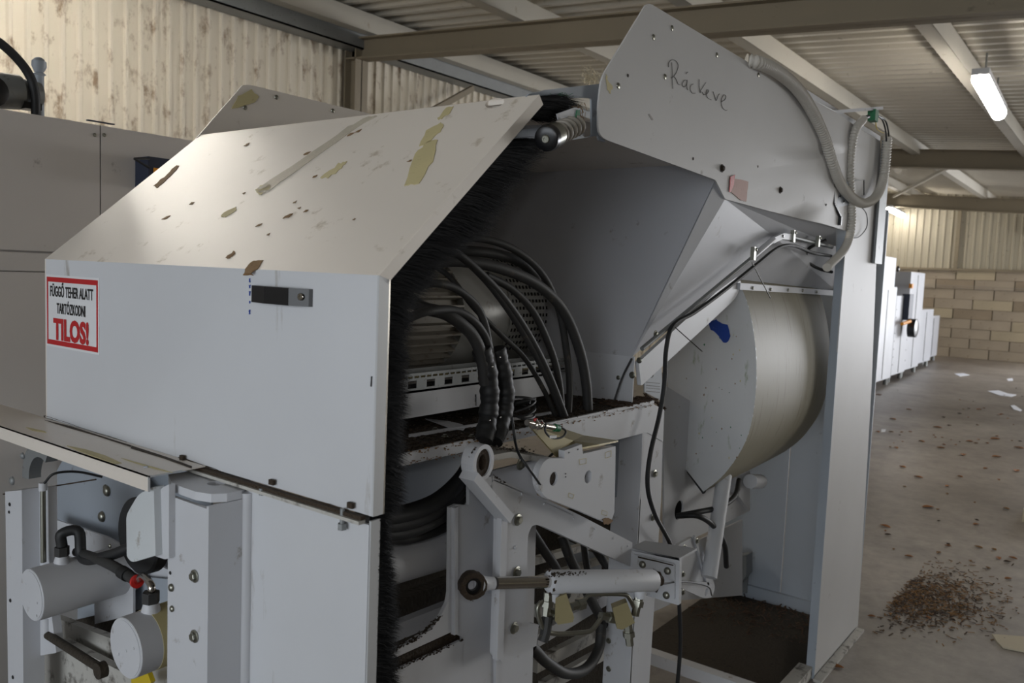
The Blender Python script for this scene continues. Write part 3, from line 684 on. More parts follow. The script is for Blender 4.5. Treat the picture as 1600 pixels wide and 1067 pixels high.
# base frame on the floor
bf = empty('floor_base_frame', (3.1, 1.2, 0), 'low white base frame lying on the floor around the dark sump', 'base frame')
s0 = on(985, 1029, 'z', .03); s1 = on(1250, 1092, 'z', .03)
G().poly([V((3.02, .93, 0)), V((3.02, 1.75, 0)), V((3.07, 1.75, 0)), V((3.07, .93, 0))], Z * .05).done('front_sill', 'frame', bf, smooth=False)
G().box((3.07, .93, 0), (3.36, .985, .05)).done('side_sill', 'dirty', bf, smooth=False)
G().box((3.07, .985, 0), (4.0, 1.62, .006)).done('oily_floor_tray', 'deck', bf, smooth=False)
g = G()
for i in range(420):
    x_ = random.uniform(3.55, 3.99); y_ = random.uniform(1.05, 1.6); a = random.uniform(0, 6.3); l = random.uniform(.008, .03)
    if random.random() > (x_ - 3.4) * 1.6: continue
    g.bar((x_, y_, .012), (x_ + math.cos(a) * l, y_ + math.sin(a) * l, .014 + random.uniform(0, .012)), .005, .003)
tag(g.done('tray_debris', 'debris2', bf, smooth=False), kind='stuff')

# ================================================================== MACHINE FRAME (front)
fr = empty('press_frame', (1.5, YG, .6), 'heavy white painted machine frame with bolted plates and dirty top beam', 'machine frame')
zd = on(640, 707, 'y', YG).z
XR_ = on(1022, 632, 'y', YG).x
# top beam: front lip, deck
G().box((XS + .03, YG, zd - .022), (XR_, YG + .006, zd)).done('beam_lip', 'frame', fr, smooth=False)
G().poly([(XS + .03, YG + .006, zd - .003), (XR_, YG + .006, zd - .003), (XR_ + .06, 1.34, zd - .003), (XS + .03, 1.34, zd - .003)], Z * -.01).done('greasy_deck', 'deck', fr, smooth=False)
g = G()
for i in range(1500):   # lumps of grease and dirt on the deck
    x_ = random.uniform(XS + .1, XR_ + .02); y_ = YG + .002 + abs(random.gauss(0, .11)); s_ = random.uniform(.001, .0038)
    if y_ > 1.32: continue
    g.obox((x_, y_, zd - .001), V((s_, s_ * .4, 0)), V((-s_ * .3, s_, 0)), V((0, 0, s_ * .4)))
tag(g.done('dirt_lumps', 'grime', fr, smooth=False), kind='stuff')
g = G()
for i in range(140):
    x_ = random.uniform(1.85, 2.05); y_ = YG + abs(random.gauss(0, .05)); s_ = random.uniform(.002, .007)
    g.obox((x_, y_, zd + .001), V((s_, s_ * .4, 0)), V((-s_ * .3, s_, 0)), V((0, 0, s_ * .35)))
tag(g.done('brown_dust_heap', 'debris2', fr, smooth=False), kind='stuff')
# deck rails (white lines on the deck)
G().bar(on(640, 681, 'z', zd + .002), on(860, 645, 'z', zd + .002), .006, .006).done('deck_rail', 'frame', fr)
pw = [on(x, y, 'z', zd) for x, y in ((664, 655), (700, 659), (722, 664), (727, 668), (724, 673), (700, 668))]
G().poly(pw, Z * .002).done('white_deck_strip', 'frame', fr, smooth=False)
for p in ((680, 671), (695, 682), (737, 682), (925, 610 + 20), (960, 625)): bolt(on(*p, 'z', zd), Z, .007, fr, 'hex', None, 'bolt')
# header panel right of the lever
plate('header_panel', [(868, 661), (1022, 632), (1038, 640), (1036, 690), (1012, 676), (1004, 677), (868, 712)], 'y', YG - .002, .006, 'frame', fr)
plate('post', [(1004, 672), (1037, 640), (1033, 780), (1012, 1075), (984, 1075), (1000, 780)], 'y', YG, .006, 'frame', fr)
pa = on(984, 1070, 'y', YG); pb = on(1004, 690, 'y', YG)
G().box((pa.x - .002, YG, 0), (pa.x + .006, YG + .085, 1.22)).done('post_side', 'frame', fr, smooth=False)
bolts([(951, 1001), (951, 1045), (955, 960)], 'x', pa.x - .003, .008, fr, 'hex')
# recessed white sheet behind window of the header
plate('recessed_sheet', [(930, 690), (1008, 672), (1008, 862), (975, 862), (975, 778), (958, 776), (958, 700)], 'y', YG + .07, .004, 'inner', fr)
plate('slot_strip', [(958, 772), (978, 777), (976, 820), (958, 815)], 'y', YG + .10, .004, 'navy', fr)
# rear sheets seen behind the hose bundle
plate('rear_sheet', [(600, 728), (760, 700), (760, 860), (600, 860)], 'y', YG + .16, .004, 'inner', fr)
# column plate
cp = [(703, 793, 3), (714, 788, 0), (733, 790, 0), (733, 745, 0), (840, 718, 0), (840, 1075, 0), (723, 1075, 0), (723, 996, 0), (712, 990, 0), (704, 988, 0), (612, 1030, 0), (612, 1014, 0), (630, 1010, 0), (653, 995, 0), (674, 984, 0), (690, 960, 0), (699, 942, 0), (702, 925, 0)]
plate('column_plate', [p[:2] for p in cp], 'y', YG, .008, 'frame', fr)
plate('lower_plate', [(606, 1052), (694, 1013), (723, 999), (723, 1080), (600, 1080)], 'y', YG - .002, .006, 'frame', fr)
plate('dirty_shelf', [(606, 1034), (704, 990), (723, 992), (723, 1000), (606, 1056)], 'y', YG + .012, .004, 'grime', fr)
G().bar(on(710, 792, 'y', YG - .003), on(710, 990, 'y', YG - .003), .010, .010, upv=Y).done('seam_bead', 'frame', fr)
G().bar(on(775, 800, 'y', YG - .003), on(775, 1075, 'y', YG - .003), .010, .008, upv=Y).done('seam_bead', 'frame', fr)
# lower right brace beams, seen under the cylinder
for (a_, b__, yy, mm_) in (((835, 1000), (960, 925), 1.14, 'frame'), ((835, 1040), (960, 975), 1.16, 'dirty'), ((845, 1075), (960, 1010), 1.2, 'dirty'), ((838, 955), (955, 905), 1.28, 'dirty')):
    G().bar(on(*a_, 'y', yy), on(*b__, 'y', yy), .02, .035).done('cross_bar', mm_, fr)
for (a_, b__, yy) in (((820, 880), (960, 840), 1.3), ((820, 912), (960, 868), 1.35)):
    G().bar(on(*a_, 'y', yy), on(*b__, 'y', yy), .02, .02).done('cross_bar', 'dirty', fr)
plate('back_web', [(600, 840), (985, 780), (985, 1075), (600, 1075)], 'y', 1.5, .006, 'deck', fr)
plate('inner_web', [(888, 845), (940, 870), (940, 905), (888, 905)], 'y', 1.36, .004, 'inner', fr)
# white horizontal ram tube
rm = empty('ram_tube', on(660, 870, 'y', 1.16), 'thick white horizontal ram tube behind the bristle brush', 'ram')
G().cyl(on(560, 893, 'y', 1.13), on(760, 838, 'y', 1.13), .043, 32).done('tube_body', 'frame', rm)
G().bar(on(600, 960, 'y', 1.14), on(712, 915, 'y', 1.14), .03, .05).done('dirty_guide', 'deck', rm)
G().bar(on(600, 990, 'y', 1.12), on(700, 950, 'y', 1.12), .03, .035).done('grey_guide', 'frame', rm)

# ================================================================== L-SHAPED LEVER BRACKET
YB = .975
br = empty('lever_bracket', on(800, 900, 'y', YB), 'heavy white angled bracket with a lug ring and a diagonal arm, bolted on the frame', 'bracket')
lo_ = [(783, 810, 2), (776, 1024, 4), (785, 1035, 2), (838, 1009, 0), (842, 976, 0), (829, 974, 4), (821, 965, 6), (825, 834, 6), (833, 820, 6), (845, 821, 3), (968, 877, 3), (986, 884, 0), (986, 853, 0), (880, 793, 0), (772, 745, 0), (768, 720, 6), (742, 790, 0)]
brp = plate('bracket_plate', rnd([(783, 812, 2), (776, 1024, 4), (785, 1035, 2), (838, 1009, 0), (842, 976, 0), (829, 974, 4), (821, 965, 6), (825, 834, 8), (833, 819, 6), (848, 822, 3), (968, 877, 3), (988, 886, 0), (988, 852, 0), (880, 797, 0), (772, 749, 0), (766, 760, 0)], 0), 'y', YB, .018, 'frame', br)
# ring lug
lc = on(756, 723, 'y', YB - .02)
g = G(); g.poly(circ(lc, 'y', .031, 32, .035), Y * .03, [circ(lc, 'y', .0222, 32, .0265)]); g.done('lug_ring', 'frame', br, smooth=False)
g = G(); g.poly(circ(lc + Y * .004, 'y', .0223, 28, .0266), Y * .024, [circ(lc + Y * .004, 'y', .011, 28, .015)]); g.done('greasy_bush', 'grime', br, smooth=False)
# brace from lug to the L corner
a = on(732, 742, 'y', YB - .012); b_ = on(789, 808, 'y', YB - .008)
G().bar(a, b_, .018, .036, upv=Y).done('brace_rib', 'frame', br)
G().poly([on(*p, 'y', YB) for p in ((745, 745), (768, 745), (772, 800), (784, 806))], Y * .01).done('brace_web', 'frame', br, smooth=False)
G().bar(on(785, 806, 'y', YB - .004), on(778, 1028, 'y', YB - .004), .02, .012, upv=Y).done('corner_bead', 'frame', br)
# top flange of the diagonal arm
g = G()
fa = [on(x, y, 'y', YB) for x, y in ((770, 747), (830, 772), (905, 807), (988, 850), (1062, 870))]
vs = []
for p in fa[:4]: vs += [p + Z * .004, p + Y * .055 + Z * .004, p + Y * .055 - Z * .004, p - Z * .004]
e0 = V((1.838, .845, .925))
fs = []
for i in range(3):
    for k in range(4): k2 = (k + 1) % 4; fs.append((4 * i + k, 4 * i + k2, 4 * i + 4 + k2, 4 * i + 4 + k))
fs += [(0, 1, 2, 3), (15, 14, 13, 12)]
g.add(vs, fs); g.done('arm_flange', 'frame', br, smooth=False)
for p in ((850, 787), (896, 810), (930, 826), (958, 841), (981, 853), (815, 772)): bolt(on(*p, 'y', YB - .001), -Y, .003, br, 'dome', 'frame', 'weld_dot')
# end box: faces left, stands out toward the viewer
Xb = 1.838
eo = rnd([(984, 856, 2), (1062, 872, 3), (1061, 946, 3), (985, 923, 2)], 0)
G().poly(pp(eo, 'x', Xb), X * .012).done('end_box_rim', 'frame', br, smooth=False)
G().poly(pp(rnd([(990, 866), (1054, 881), (1054, 938), (990, 918)], 4), 'x', Xb - .006), X * .006).done('end_box_face', 'frame', br, smooth=False); ebf = COL.objects[-1]
G().poly([on(984, 856, 'x', Xb) , on(1062, 872, 'x', Xb), on(1062, 872, 'x', Xb) + X * .10 + Z * .00, on(984, 856, 'x', Xb) + X * .08], Z * -.006).done('end_box_top', 'frame', br, smooth=False)
bolts([(1004, 882), (1043, 892), (1041, 930)], 'x', Xb - .007, .0095, ebf, 'dome')
patch('grime_patch', [(1012, 893), (1022, 890), (1033, 897), (1035, 912), (1026, 925), (1016, 918)], 'x', Xb - .008, 'grime', br, 2)
patch('grime_line', [(997, 869), (1052, 882), (1052, 884), (997, 871)], 'x', Xb - .008, 'grime', br, .4)
bolts([(813, 725, .0125), (809, 812, .0125), (807, 894, .0125), (803, 981, .0125)], 'y', YB - .002, .0125, brp, 'hex')
bolt(on(813, 725, 'y', YG - .001), -Y, .0125, br, 'hex')
bolts([(805, 855, .004)], 'y', YB - .001, .004, br, 'dome', 'frame')
# upper curved shelf from the lug
g = G(); ed = [(770, 711), (792, 707), (800, 706), (820, 711), (872, 720)]; E_ = [on(x, y, 'y', .985) for x, y in ed]
zz = E_[0].z; E_ = [V((p.x, p.y, zz + (p.z - zz) * .9)) for p in E_]
vs = []
for p in E_: vs += [p, p + V((.01, .10, 0)), p + V((.01, .10, -.012)), p - Z * .012]
fs = []
for i in range(len(E_) - 1):
    for k in range(4): k2 = (k + 1) % 4; fs.append((4 * i + k, 4 * i + k2, 4 * i + 4 + k2, 4 * i + 4 + k))
fs += [(0, 1, 2, 3), tuple(4 * (len(E_) - 1) + k for k in (3, 2, 1, 0))]
mk('upper_shelf', vs, fs, 'dirty', br, smooth=False)

# two-hole link plate
lp = empty('link_plate', on(900, 750, 'y', .93), 'thick white link plate with two round holes, hanging over the diagonal arm', 'plate')
arc = [(864 + 23 * math.cos(t), 748 + 33 * math.sin(t)) for t in [math.radians(a) for a in range(100, 265, 12)]]
op = arc[::1] + [(882, 716), (882, 704), (909, 694), (911, 709), (962, 697), (961, 760), (960, 800), (955, 815), (949, 817), (905, 798)]
plate('thick_plate', op, 'y', .93, .015, 'frame', lp, holes=[(865, 748, .0145), (919, 745, .0145)])
G().cyl(on(865, 748, 'y', .93) + Y * .005, on(865, 748, 'y', .93) + Y * .04, .0143, 20).done('hole_shade_plug', 'grime', lp)  # dark plug added inside the first hole, its colour stands for the shade
G().poly([on(x, y, 'y', .953) for x, y in ((905, 728), (919, 730), (919, 765), (905, 765))], Y * .004).done('hole_shade_sheet', 'grime', lp, smooth=False)  # dark sheet added behind the second hole, shade put in as colour
bolts([(889, 707), (903, 702)], 'y', .929, .002, lp, 'rivet', 'ink', 'small_hole')
for c4 in (((946, 707), (955, 704), (955, 713), (946, 716)), ((905, 718), (916, 716), (916, 724), (906, 726)), ((941, 797), (949, 800), (948, 806), (940, 803)), ((889, 770), (897, 773), (895, 779), (888, 776))):
    g = G(); P = [on(x, y, 'y', .9292) for x, y in c4]
    for i in range(4): g.bar(P[i], P[(i + 1) % 4], .0008, .0006, upv=Y)
    g.done('stamped_outline', 'tape', lp)
bolts([(884, 740), (884, 745)], 'y', .929, .0018, lp, 'rivet', 'ink', 'small_hole')
patch('oil_stain', [(940, 811), (950, 808), (957, 813), (950, 820), (944, 819)], 'y', .9285, 'rust', lp, .8)
# sensor on its bracket
sn_ = empty('sensor_bracket', on(870, 680, 'z', 1.27), 'beige sensor bracket with a nickel barrel proximity sensor and cable loop', 'sensor')
zs = 1.262
P = [on(x, y, 'y', v) for x, y, v in ((827, 664, .985), (845, 658, 1.0), (912, 680, 1.0), (966, 688, .98), (936, 694, .94), (910, 699, .935), (882, 712, .935), (871, 714, .95))]
c_ = sum(P, V((0, 0, 0))) / len(P)
g = G(); g.add(P + [c_] + [p - V((0, 0, .004)) for p in P] + [c_ - Z * .004], [(i, (i + 1) % 8, 8) for i in range(8)] + [(9 + (i + 1) % 8, 9 + i, 17) for i in range(8)] + [(i, 9 + i, 9 + (i + 1) % 8, (i + 1) % 8) for i in range(8)])
g.done('bracket_plate', 'brass', sn_, smooth=False)
s0 = on(823, 660, 'y', .955); s1 = on(866, 668, 'y', .955); dd = s1 - s0
G().lathe(s0, dd, [(0, .006), (.002, .0065), (dd.length, .0065)], 16).done('sensor_barrel', 'chrome', sn_)
for t in (.26, .44): G().lathe(s0 + dd * t, dd, [(0, .0115), (.004, .0115)], 6).done('sensor_nut', 'chrome', sn_)
G().lathe(s1, dd, [(0, .0085), (.016, .008), (.02, .004)], 12).done('sensor_plug', 'green', sn_)
G().lathe(s0 + dd * .3 + Z * .006, Z, [(0, .004), (.006, .004)], 10).done('red_mark', 'red', sn_)
G().tube([on(853, 662, 'y', .945), on(852, 674, 'y', .94), on(862, 684, 'y', .94), on(878, 683, 'y', .94), on(884, 674, 'y', .945), on(876, 667, 'y', .95)], .0022, 8).done('sensor_cable', 'rubber', sn_)
g = G()
for i in range(3): g.box(on(860 + i * 3.2, 681, 'y', .936), on(862.2 + i * 3.2, 684, 'y', .938))
g.done('cable_marker', 'sign', sn_, smooth=False)

def lumps(name, pts, parent, n, sz=.003, m_='grime', jit=.003):
    g = G(); P = resample([V(p) for p in pts], 40)
    for i in range(n):
        p = random.choice(P) + V([random.gauss(0, jit) for _ in range(3)]) * .8; s_ = sz * random.uniform(.2, .62)
        g.obox(p, V((s_, s_ * .3, 0)) * 1.6, V((-s_ * .3, s_, 0)), V((0, 0, s_ * .6)))
    return tag(g.done(name, m_, parent, smooth=False), kind='stuff')
def oy(pts, v): return [on(x, y, 'y', v) for x, y in pts]
lumps('crusted_dirt', oy([(640, 708), (760, 688), (870, 664), (1020, 632)], YG - .001), fr, 260, .0028, 'rust', .004)
lumps('crusted_dirt', oy([(640, 722), (735, 706)], YG - .001), fr, 60, .002, 'rust', .003)
lumps('crusted_dirt', oy([(612, 1016), (653, 996), (690, 962)], YG - .001), fr, 120, .0028)
lumps('crusted_dirt', oy([(612, 1050), (694, 1012), (722, 998)], YG - .003), fr, 120, .0022)
lumps('crusted_dirt', oy([(733, 712), (740, 702), (756, 697), (800, 703)], YB - .012), br, 110, .0022, jit=.002)
lumps('crusted_dirt', oy([(770, 742), (778, 748), (790, 755)], YB - .001), br, 40, .0018, jit=.0015)
lumps('crusted_dirt', oy([(775, 708), (800, 704), (830, 708)], 1.03), br, 160, .003, jit=.008)
lumps('crusted_dirt', oy([(846, 742), (850, 728), (862, 718)], .935), lp, 50, .0016, jit=.002)
lumps('crusted_dirt', oy([(1040, 640), (1025, 628), (1008, 616)], 1.05), fr, 120, .004, 'debris2')
# ================================================================== HYDRAULIC CYLINDER + FITTINGS
hy = empty('hydraulic_cylinder', at(930, 910, 1.75), 'small white hydraulic cylinder with chrome rod and greasy rod eye', 'hydraulic cylinder')
dA, dB = 1.60, 1.86
def hp_(x, y): return at(x, y, dA + (dB - dA) * (x - 740) / 290.)
h_a, h_b = hp_(858, 909), hp_(1022, 907)
hd_ = (h_b - h_a)
G().lathe(h_a, hd_, [(-.002, .014), (0, .0225), (.004, .0245), (hd_.length - .004, .0245), (hd_.length, .022)], 32).done('barrel', 'frame', hy)
G().lathe(hp_(774, 911), h_a - hp_(774, 911), [(0, .0125), ((h_a - hp_(774, 911)).length + .01, .0125)], 24).done('piston_rod', 'chrome', hy)
ec = hp_(738, 914)
G().lathe(hp_(748, 912), hp_(776, 911) - hp_(748, 912), [(0, .020), (.012, .015), (.026, .013), (.034, .013)], 20).done('rod_end', 'frame', hy)
ed_ = V((-.55, -.8, .1)).normalized()
u_ = ed_.orthogonal().normalized(); v_ = ed_.cross(u_)
ringo = [ec - ed_ * .012 + (u_ * math.cos(t) + v_ * math.sin(t)) * (.026 + random.uniform(-.001, .0015)) for t in [i * math.pi / 16 for i in range(32)]]
ringi = [ec - ed_ * .012 + (u_ * math.cos(t) + v_ * math.sin(t)) * .016 for t in [i * math.pi / 16 for i in range(32)]]
G().poly(ringo, ed_ * .024, [ringi]).done('rod_eye', 'grime', hy, smooth=False)
ringb = [p + ed_ * .006 for p in ringi]
G().poly(ringb, ed_ * .010, [[ec - ed_ * .006 + (p - (ec - ed_ * .012)) * .6 for p in ringi]]).done('eye_bearing', 'plastic', hy, smooth=False)
for (x0_, x1_, rr) in ((852, 862, .0246), ): pass
g = G(); 
for i in range(9):
    t = i / 9 * 6.283; g.obox(h_a + hd_.normalized() * .0 + (hd_.normalized().orthogonal() * math.cos(t) + hd_.normalized().cross(hd_.normalized().orthogonal()) * math.sin(t)) * .017, hd_.normalized() * .002, V((.003, 0, 0)), V((0, 0, .003)))
g.done('grease_ring', 'grime', hy, smooth=False)
for c_, n_ in (((870, 893), 90), ((888, 893), 60), ((905, 892), 30)):
    lumps('baked_grime', [hp_(c_[0] - 8, c_[1] + 1) - FW * .018, hp_(c_[0] + 8, c_[1] + 1) - FW * .018], hy, n_, .0022, 'grime', .003)
lumps('baked_grime', [ec + V((.0, 0, -.028)), ec + V((.012, 0, -.020))], hy, 40, .003, 'grime', .003)
cv = hp_(1030, 905)
G().lathe(h_b, hd_, [(0, .012), (.02, .012)], 16).done('rear_clevis', 'grime', hy)
for k, (a_, b__) in enumerate((((865, 930), (856, 938)), ((1000, 925), (996, 938)))):
    p = hp_(*a_); G().lathe(p + Z * .006, -Z, [(0, .013), (.018, .013)], 16).done('port_boss', 'frame', hy)
hb = empty('valve_block_assembly', hp_(900, 960), 'pair of brass-coloured check valve blocks with bent steel pipes under the cylinder', 'hydraulic fittings')
def dp(x, y, d=0): return at(x, y, dA + (dB - dA) * (x - 740) / 290. + d)
def ob(name, px, dep, m_, depth=.03):
    pts = [at(x, y, dep) for x, y in px]; return G().poly(pts, FW * depth).done(name, m_, hb, smooth=False)
ob('valve_block', [(868, 934), (885, 928), (897, 965), (895, 972), (872, 976), (867, 970)], 1.70, 'brass')
ob('valve_block', [(957, 950), (980, 941), (992, 973), (972, 984), (964, 982)], 1.78, 'brass')
for seg_ in (((857, 926), (853, 962)), ((1000, 925), (992, 962)), ((981, 975), (984, 1008))):
    p, q_ = dp(*seg_[0]), dp(*seg_[1]); d_ = q_ - p
    G().lathe(p, d_, [(0, .010), (d_.length * .35, .010), (d_.length * .36, .0135), (d_.length * .6, .0135), (d_.length * .61, .009), (d_.length, .009)], 6).done('hex_fitting', 'zinc', hb, smooth=False)
for seg_ in (((856, 958), (870, 960)), ((938, 962), (962, 966)), ((893, 948), (912, 942))):
    p, q_ = dp(*seg_[0]), dp(*seg_[1]); d_ = q_ - p
    G().lathe(p, d_, [(0, .009), (d_.length * .5, .009), (d_.length * .51, .013), (d_.length, .013)], 6).done('hex_fitting', 'zinc', hb, smooth=False)
G().tube([dp(846, 940), dp(840, 950), dp(843, 968), dp(852, 984), dp(868, 990), dp(900, 989), dp(922, 986), dp(932, 976), dp(942, 962)], .0052, 12).done('bent_pipe', 'zinc', hb)
G().tube([dp(911, 942), dp(916, 933), dp(924, 929), dp(950, 928), dp(976, 929), dp(984, 936), dp(990, 948)], .0048, 12).done('bent_pipe', 'zinc', hb)
G().tube([dp(856, 962), dp(853, 985), dp(848, 1002)], .011, 10).done('black_sleeve', 'dusty', hb)

# ================================================================== MOTOR, CABLE TRAY, CHANNEL (inside)
YT = 1.19
mo = empty('electric_motor', (1.5, 1.5, 1.45), 'dusty grey finned electric motor with perforated fan cowl, behind the hoses', 'electric motor')
mc = on(700, 500, 'y', 1.45); mr_ = .155
mx0 = on(600, 500, 'y', 1.31).x; mx1 = on(722, 490, 'y', 1.31).x; mx2 = on(790, 480, 'y', 1.31).x; mx3 = on(852, 480, 'y', 1.31).x
mz = 1.49
G().lathe((mx0, 1.45, mz), X, [(0, mr_ * .82), (mx1 - mx0, mr_ * .82)], 40).done('stator_body', 'motor', mo)
for i in range(40):
    t = 2 * math.pi * i / 40; dv = V((0, math.cos(t), math.sin(t)))
    if dv.y > .5: continue
    c_ = V(((mx0 + mx1) / 2, 1.45, mz)) + dv * mr_ * .88
    G().obox(c_, X * (mx1 - mx0) / 2, dv * mr_ * .085, dv.cross(X) * .0025).done('cooling_fin', 'motor', mo, smooth=False)
G().lathe((mx1, 1.45, mz), X, [(0, mr_ * .80), (.0, mr_ * .95), (.03, mr_), (mx2 - mx1, mr_ * 1.0)], 44).done('end_bell', 'cowl', mo)
G().lathe((mx2, 1.45, mz), X, [(0, mr_ * 1.02), ((mx3 - mx2) * .8, mr_ * 1.0), (mx3 - mx2, mr_ * .9)], 44).done('fan_cowl', 'cowl', mo)
g = G()
for i in range(11):
    for j in range(15):
        x_ = mx2 + .012 + i * (mx3 - mx2 - .03) / 10; t = math.radians(118 + j * 7.0)
        dv = V((0, math.cos(t), math.sin(t))); g.obox(V((x_, 1.45, mz)) + dv * (mr_ * 1.018), X * .0022, dv * .0012, dv.cross(X) * .0042)
tag(g.done('cowl_perforations', 'dark', mo, smooth=False), kind='stuff')
G().box((mx0, 1.30, 1.30), (mx1 + .02, 1.55, 1.335)).done('motor_foot', 'motor', mo, smooth=False)
for xx_ in (mx0 + .1, mx1 - .06): G().lathe((xx_, 1.315, 1.275), Z, [(0, .016), (.03, .016), (.03, .012), (.045, .012)], 14).done('foot_mount', 'zinc', mo)
G().box((mx0 - .05, 1.28, 1.268), (mx3 + .1, 1.60, 1.278)).done('base_plate', 'dirty', mo, smooth=False)
# cable tray
ty = empty('cable_tray', on(760, 590, 'y', YT), 'grey slotted cable tray full of thin wires, under the motor', 'cable tray')
ta, tb_ = on(600, 591, 'y', YT), on(960, 550, 'y', YT); za = on(641, 584, 'y', YT).z; zb_ = on(641, 612, 'y', YT).z
x0_, x1_ = ta.x, on(888, 560, 'y', YT).x
holes = []; xx_ = x0_ + .012; k = 0
while xx_ < x1_ - .03:
    holes.append([V((xx_, YT, za - .006)), V((xx_ + .014, YT, za - .006)), V((xx_ + .014, YT, za - .0105)), V((xx_, YT, za - .0105))])
    if k % 3 < 2 and k % 3 == 0: holes.append([V((xx_, YT, za - .016)), V((xx_ + .026, YT, za - .016)), V((xx_ + .026, YT, zb_ + .006)), V((xx_, YT, zb_ + .006))])
    xx_ += .019; k += 1
holes = [h for h in holes if h[1].x < x1_ - .004]
G().poly([(x0_, YT, zb_), (x1_, YT, zb_), (x1_, YT, za), (x0_, YT, za)], Y * .0015, holes).done('tray_side', 'galv', ty, smooth=False)
G().box((x0_, YT, zb_), (x1_, YT + .06, zb_ + .0015)).done('tray_bottom', 'galv', ty, smooth=False)
G().box((x0_, YT + .06, zb_), (x1_, YT + .0615, za)).done('tray_back', 'galv', ty, smooth=False)
for i in range(7):
    yy = YT + .01 + i * .006; zz_ = zb_ + .006 + (i % 3) * .006
    G().tube([(x0_, yy, zz_), (x0_ + .2, yy + .003, zz_ + .003), (x0_ + .45, yy, zz_ - .002), (x1_, yy + .002, zz_)], .0025, 6).done('wire', ('rubber', 'wire', 'tape')[i % 3], ty)
# white channel below tray
cz0 = on(641, 653, 'y', YT + .002).z; xch = on(858, 640, 'y', YT).x
chn = empty('white_channel', (1.2, YT, cz0), 'white folded channel under the cable tray with a small slot', 'channel')
sl_ = [on(x, y, 'y', YT + .002) for x, y in ((742, 616), (745, 616), (745, 634), (742, 634))]
G().poly([(x0_, YT + .002, cz0), (xch, YT + .002, cz0), (xch, YT + .002, zb_ - .001), (x0_, YT + .002, zb_ - .001)], Y * .003, [sl_]).done('channel_web', 'frame', chn, smooth=False)
G().box((x0_, YT + .002, zb_ - .004), (xch, YT + .10, zb_ - .001)).done('channel_top', 'frame', chn, smooth=False)
G().box((x0_, YT + .1, cz0), (xch, YT + .103, zb_ - .001)).done('channel_back', 'dark', chn, smooth=False)
# white upright sheet at the right end of the deck
us = empty('upright_sheet', (D.x, 1.2, 1.3), 'pale upright sheet with bolts, below the funnel wall at the end of the deck', 'panel')
G().poly([(D.x + .002, 1.045, zd), (D.x + .002, 1.34, zd), (D.x + .002, 1.9, zd), (D.x + .002, 2.0, D.z), (D.x + .002, 1.045, D.z)][0:1] + [(D.x + .002, 2.0, zd), (D.x + .002, 2.0, D.z), (D.x + .002, 1.045, D.z)], X * .004).done('sheet', 'frame', us, smooth=False)
bolts([(988, 586, .009), (999, 563, .008), (966, 590, .006)], 'x', D.x, .009, us, 'hex')
G().tube([on(987, 560, 'x', D.x - .01), on(972, 590, 'x', D.x - .012), on(960, 625, 'x', D.x - .02)], .0025, 6).done('thin_wire', 'rubber', us)
# rating label plate right of it
rl_ = empty('rating_plate', on(1020, 590, 'y', 1.06), 'small grey rating plate with emblem beside the drum', 'label')
G().poly(pp([(1007, 577), (1033, 560), (1036, 628), (1007, 612)], 'y', 1.075), Y * .003).done('plate', 'inner', rl_, smooth=False)
g = G(); cc = on(1019, 585, 'y', 1.0742); g.poly(circ(cc, 'y', .010, 18), Y * .0006, [circ(cc, 'y', .008, 18)]); g.box(cc + V((-.005, 0, -.006)), cc + V((-.002, .0006, .006))); g.box(cc + V((.002, 0, -.006)), cc + V((.005, .0006, .006))); g.done('emblem', 'ink', rl_, smooth=False)
for i, y_ in enumerate((597, 602, 606, 611)): G().bar(on(1010, y_, 'y', 1.0742), on(1031, y_ + 2, 'y', 1.0742), .0006, .002).done('text_line', 'ink', rl_)

# ================================================================== HOSES
def hose(pts, r, label, group=None, m_='dusty', name='hose', cat='hose', seg=8, n=12):
    """pts: (px, py, y-plane)"""
    P = [on(x, y, 'y', v) for x, y, v in pts]
    o = G().tube(P, r, n, seg).done(name, m_); tag(o, label, cat, group); return o
hose([(690, 378, 1.15), (745, 372, 1.12), (800, 388, 1.10), (845, 425, 1.09), (872, 480, 1.09), (884, 540, 1.09), (890, 600, 1.09), (888, 650, 1.08)], .0085, 'highest black hose, arching over the motor from the brush to the deck')
hose([(660, 395, 1.2), (720, 392, 1.15), (770, 396, 1.13), (810, 408, 1.12), (835, 428, 1.12), (838, 436, 1.13)], .0115, 'short thick black hose ending above the fan cowl')
hose([(650, 412, 1.14), (720, 408, 1.11), (785, 420, 1.09), (840, 445, 1.08), (880, 485, 1.075), (905, 545, 1.07), (916, 600, 1.07), (919, 650, 1.07)], .0125, 'thick black hose on the outside of the arching bundle')
hose([(690, 385, 1.08), (725, 405, 1.07), (765, 445, 1.06), (805, 500, 1.06), (840, 560, 1.06), (868, 620, 1.06), (880, 655, 1.06)], .0075, 'left thin black hose running diagonally past the motor shield')
hose([(705, 388, 1.07), (742, 418, 1.06), (785, 462, 1.055), (825, 520, 1.055), (858, 585, 1.055), (885, 655, 1.055)], .0075, 'right thin black hose running diagonally past the motor shield')
hose([(760, 430, 1.10), (800, 452, 1.09), (835, 490, 1.08), (862, 550, 1.075), (874, 600, 1.07), (878, 650, 1.07)], .0085, 'middle black hose crossing the perforated cowl')
hose([(650, 400, 1.2), (700, 430, 1.15), (740, 480, 1.10), (780, 520, 1.085), (820, 560, 1.08), (850, 610, 1.075), (868, 650, 1.07)], .006, 'thinnest black hose low in front of the motor end bell')
hose([(640, 452, 1.10), (675, 443, 1.06), (710, 450, 1.05), (742, 475, 1.045), (757, 505, 1.04), (765, 545, 1.04), (770, 570, 1.04)], .0078, 'black hose looping from the brush over the motor fins')
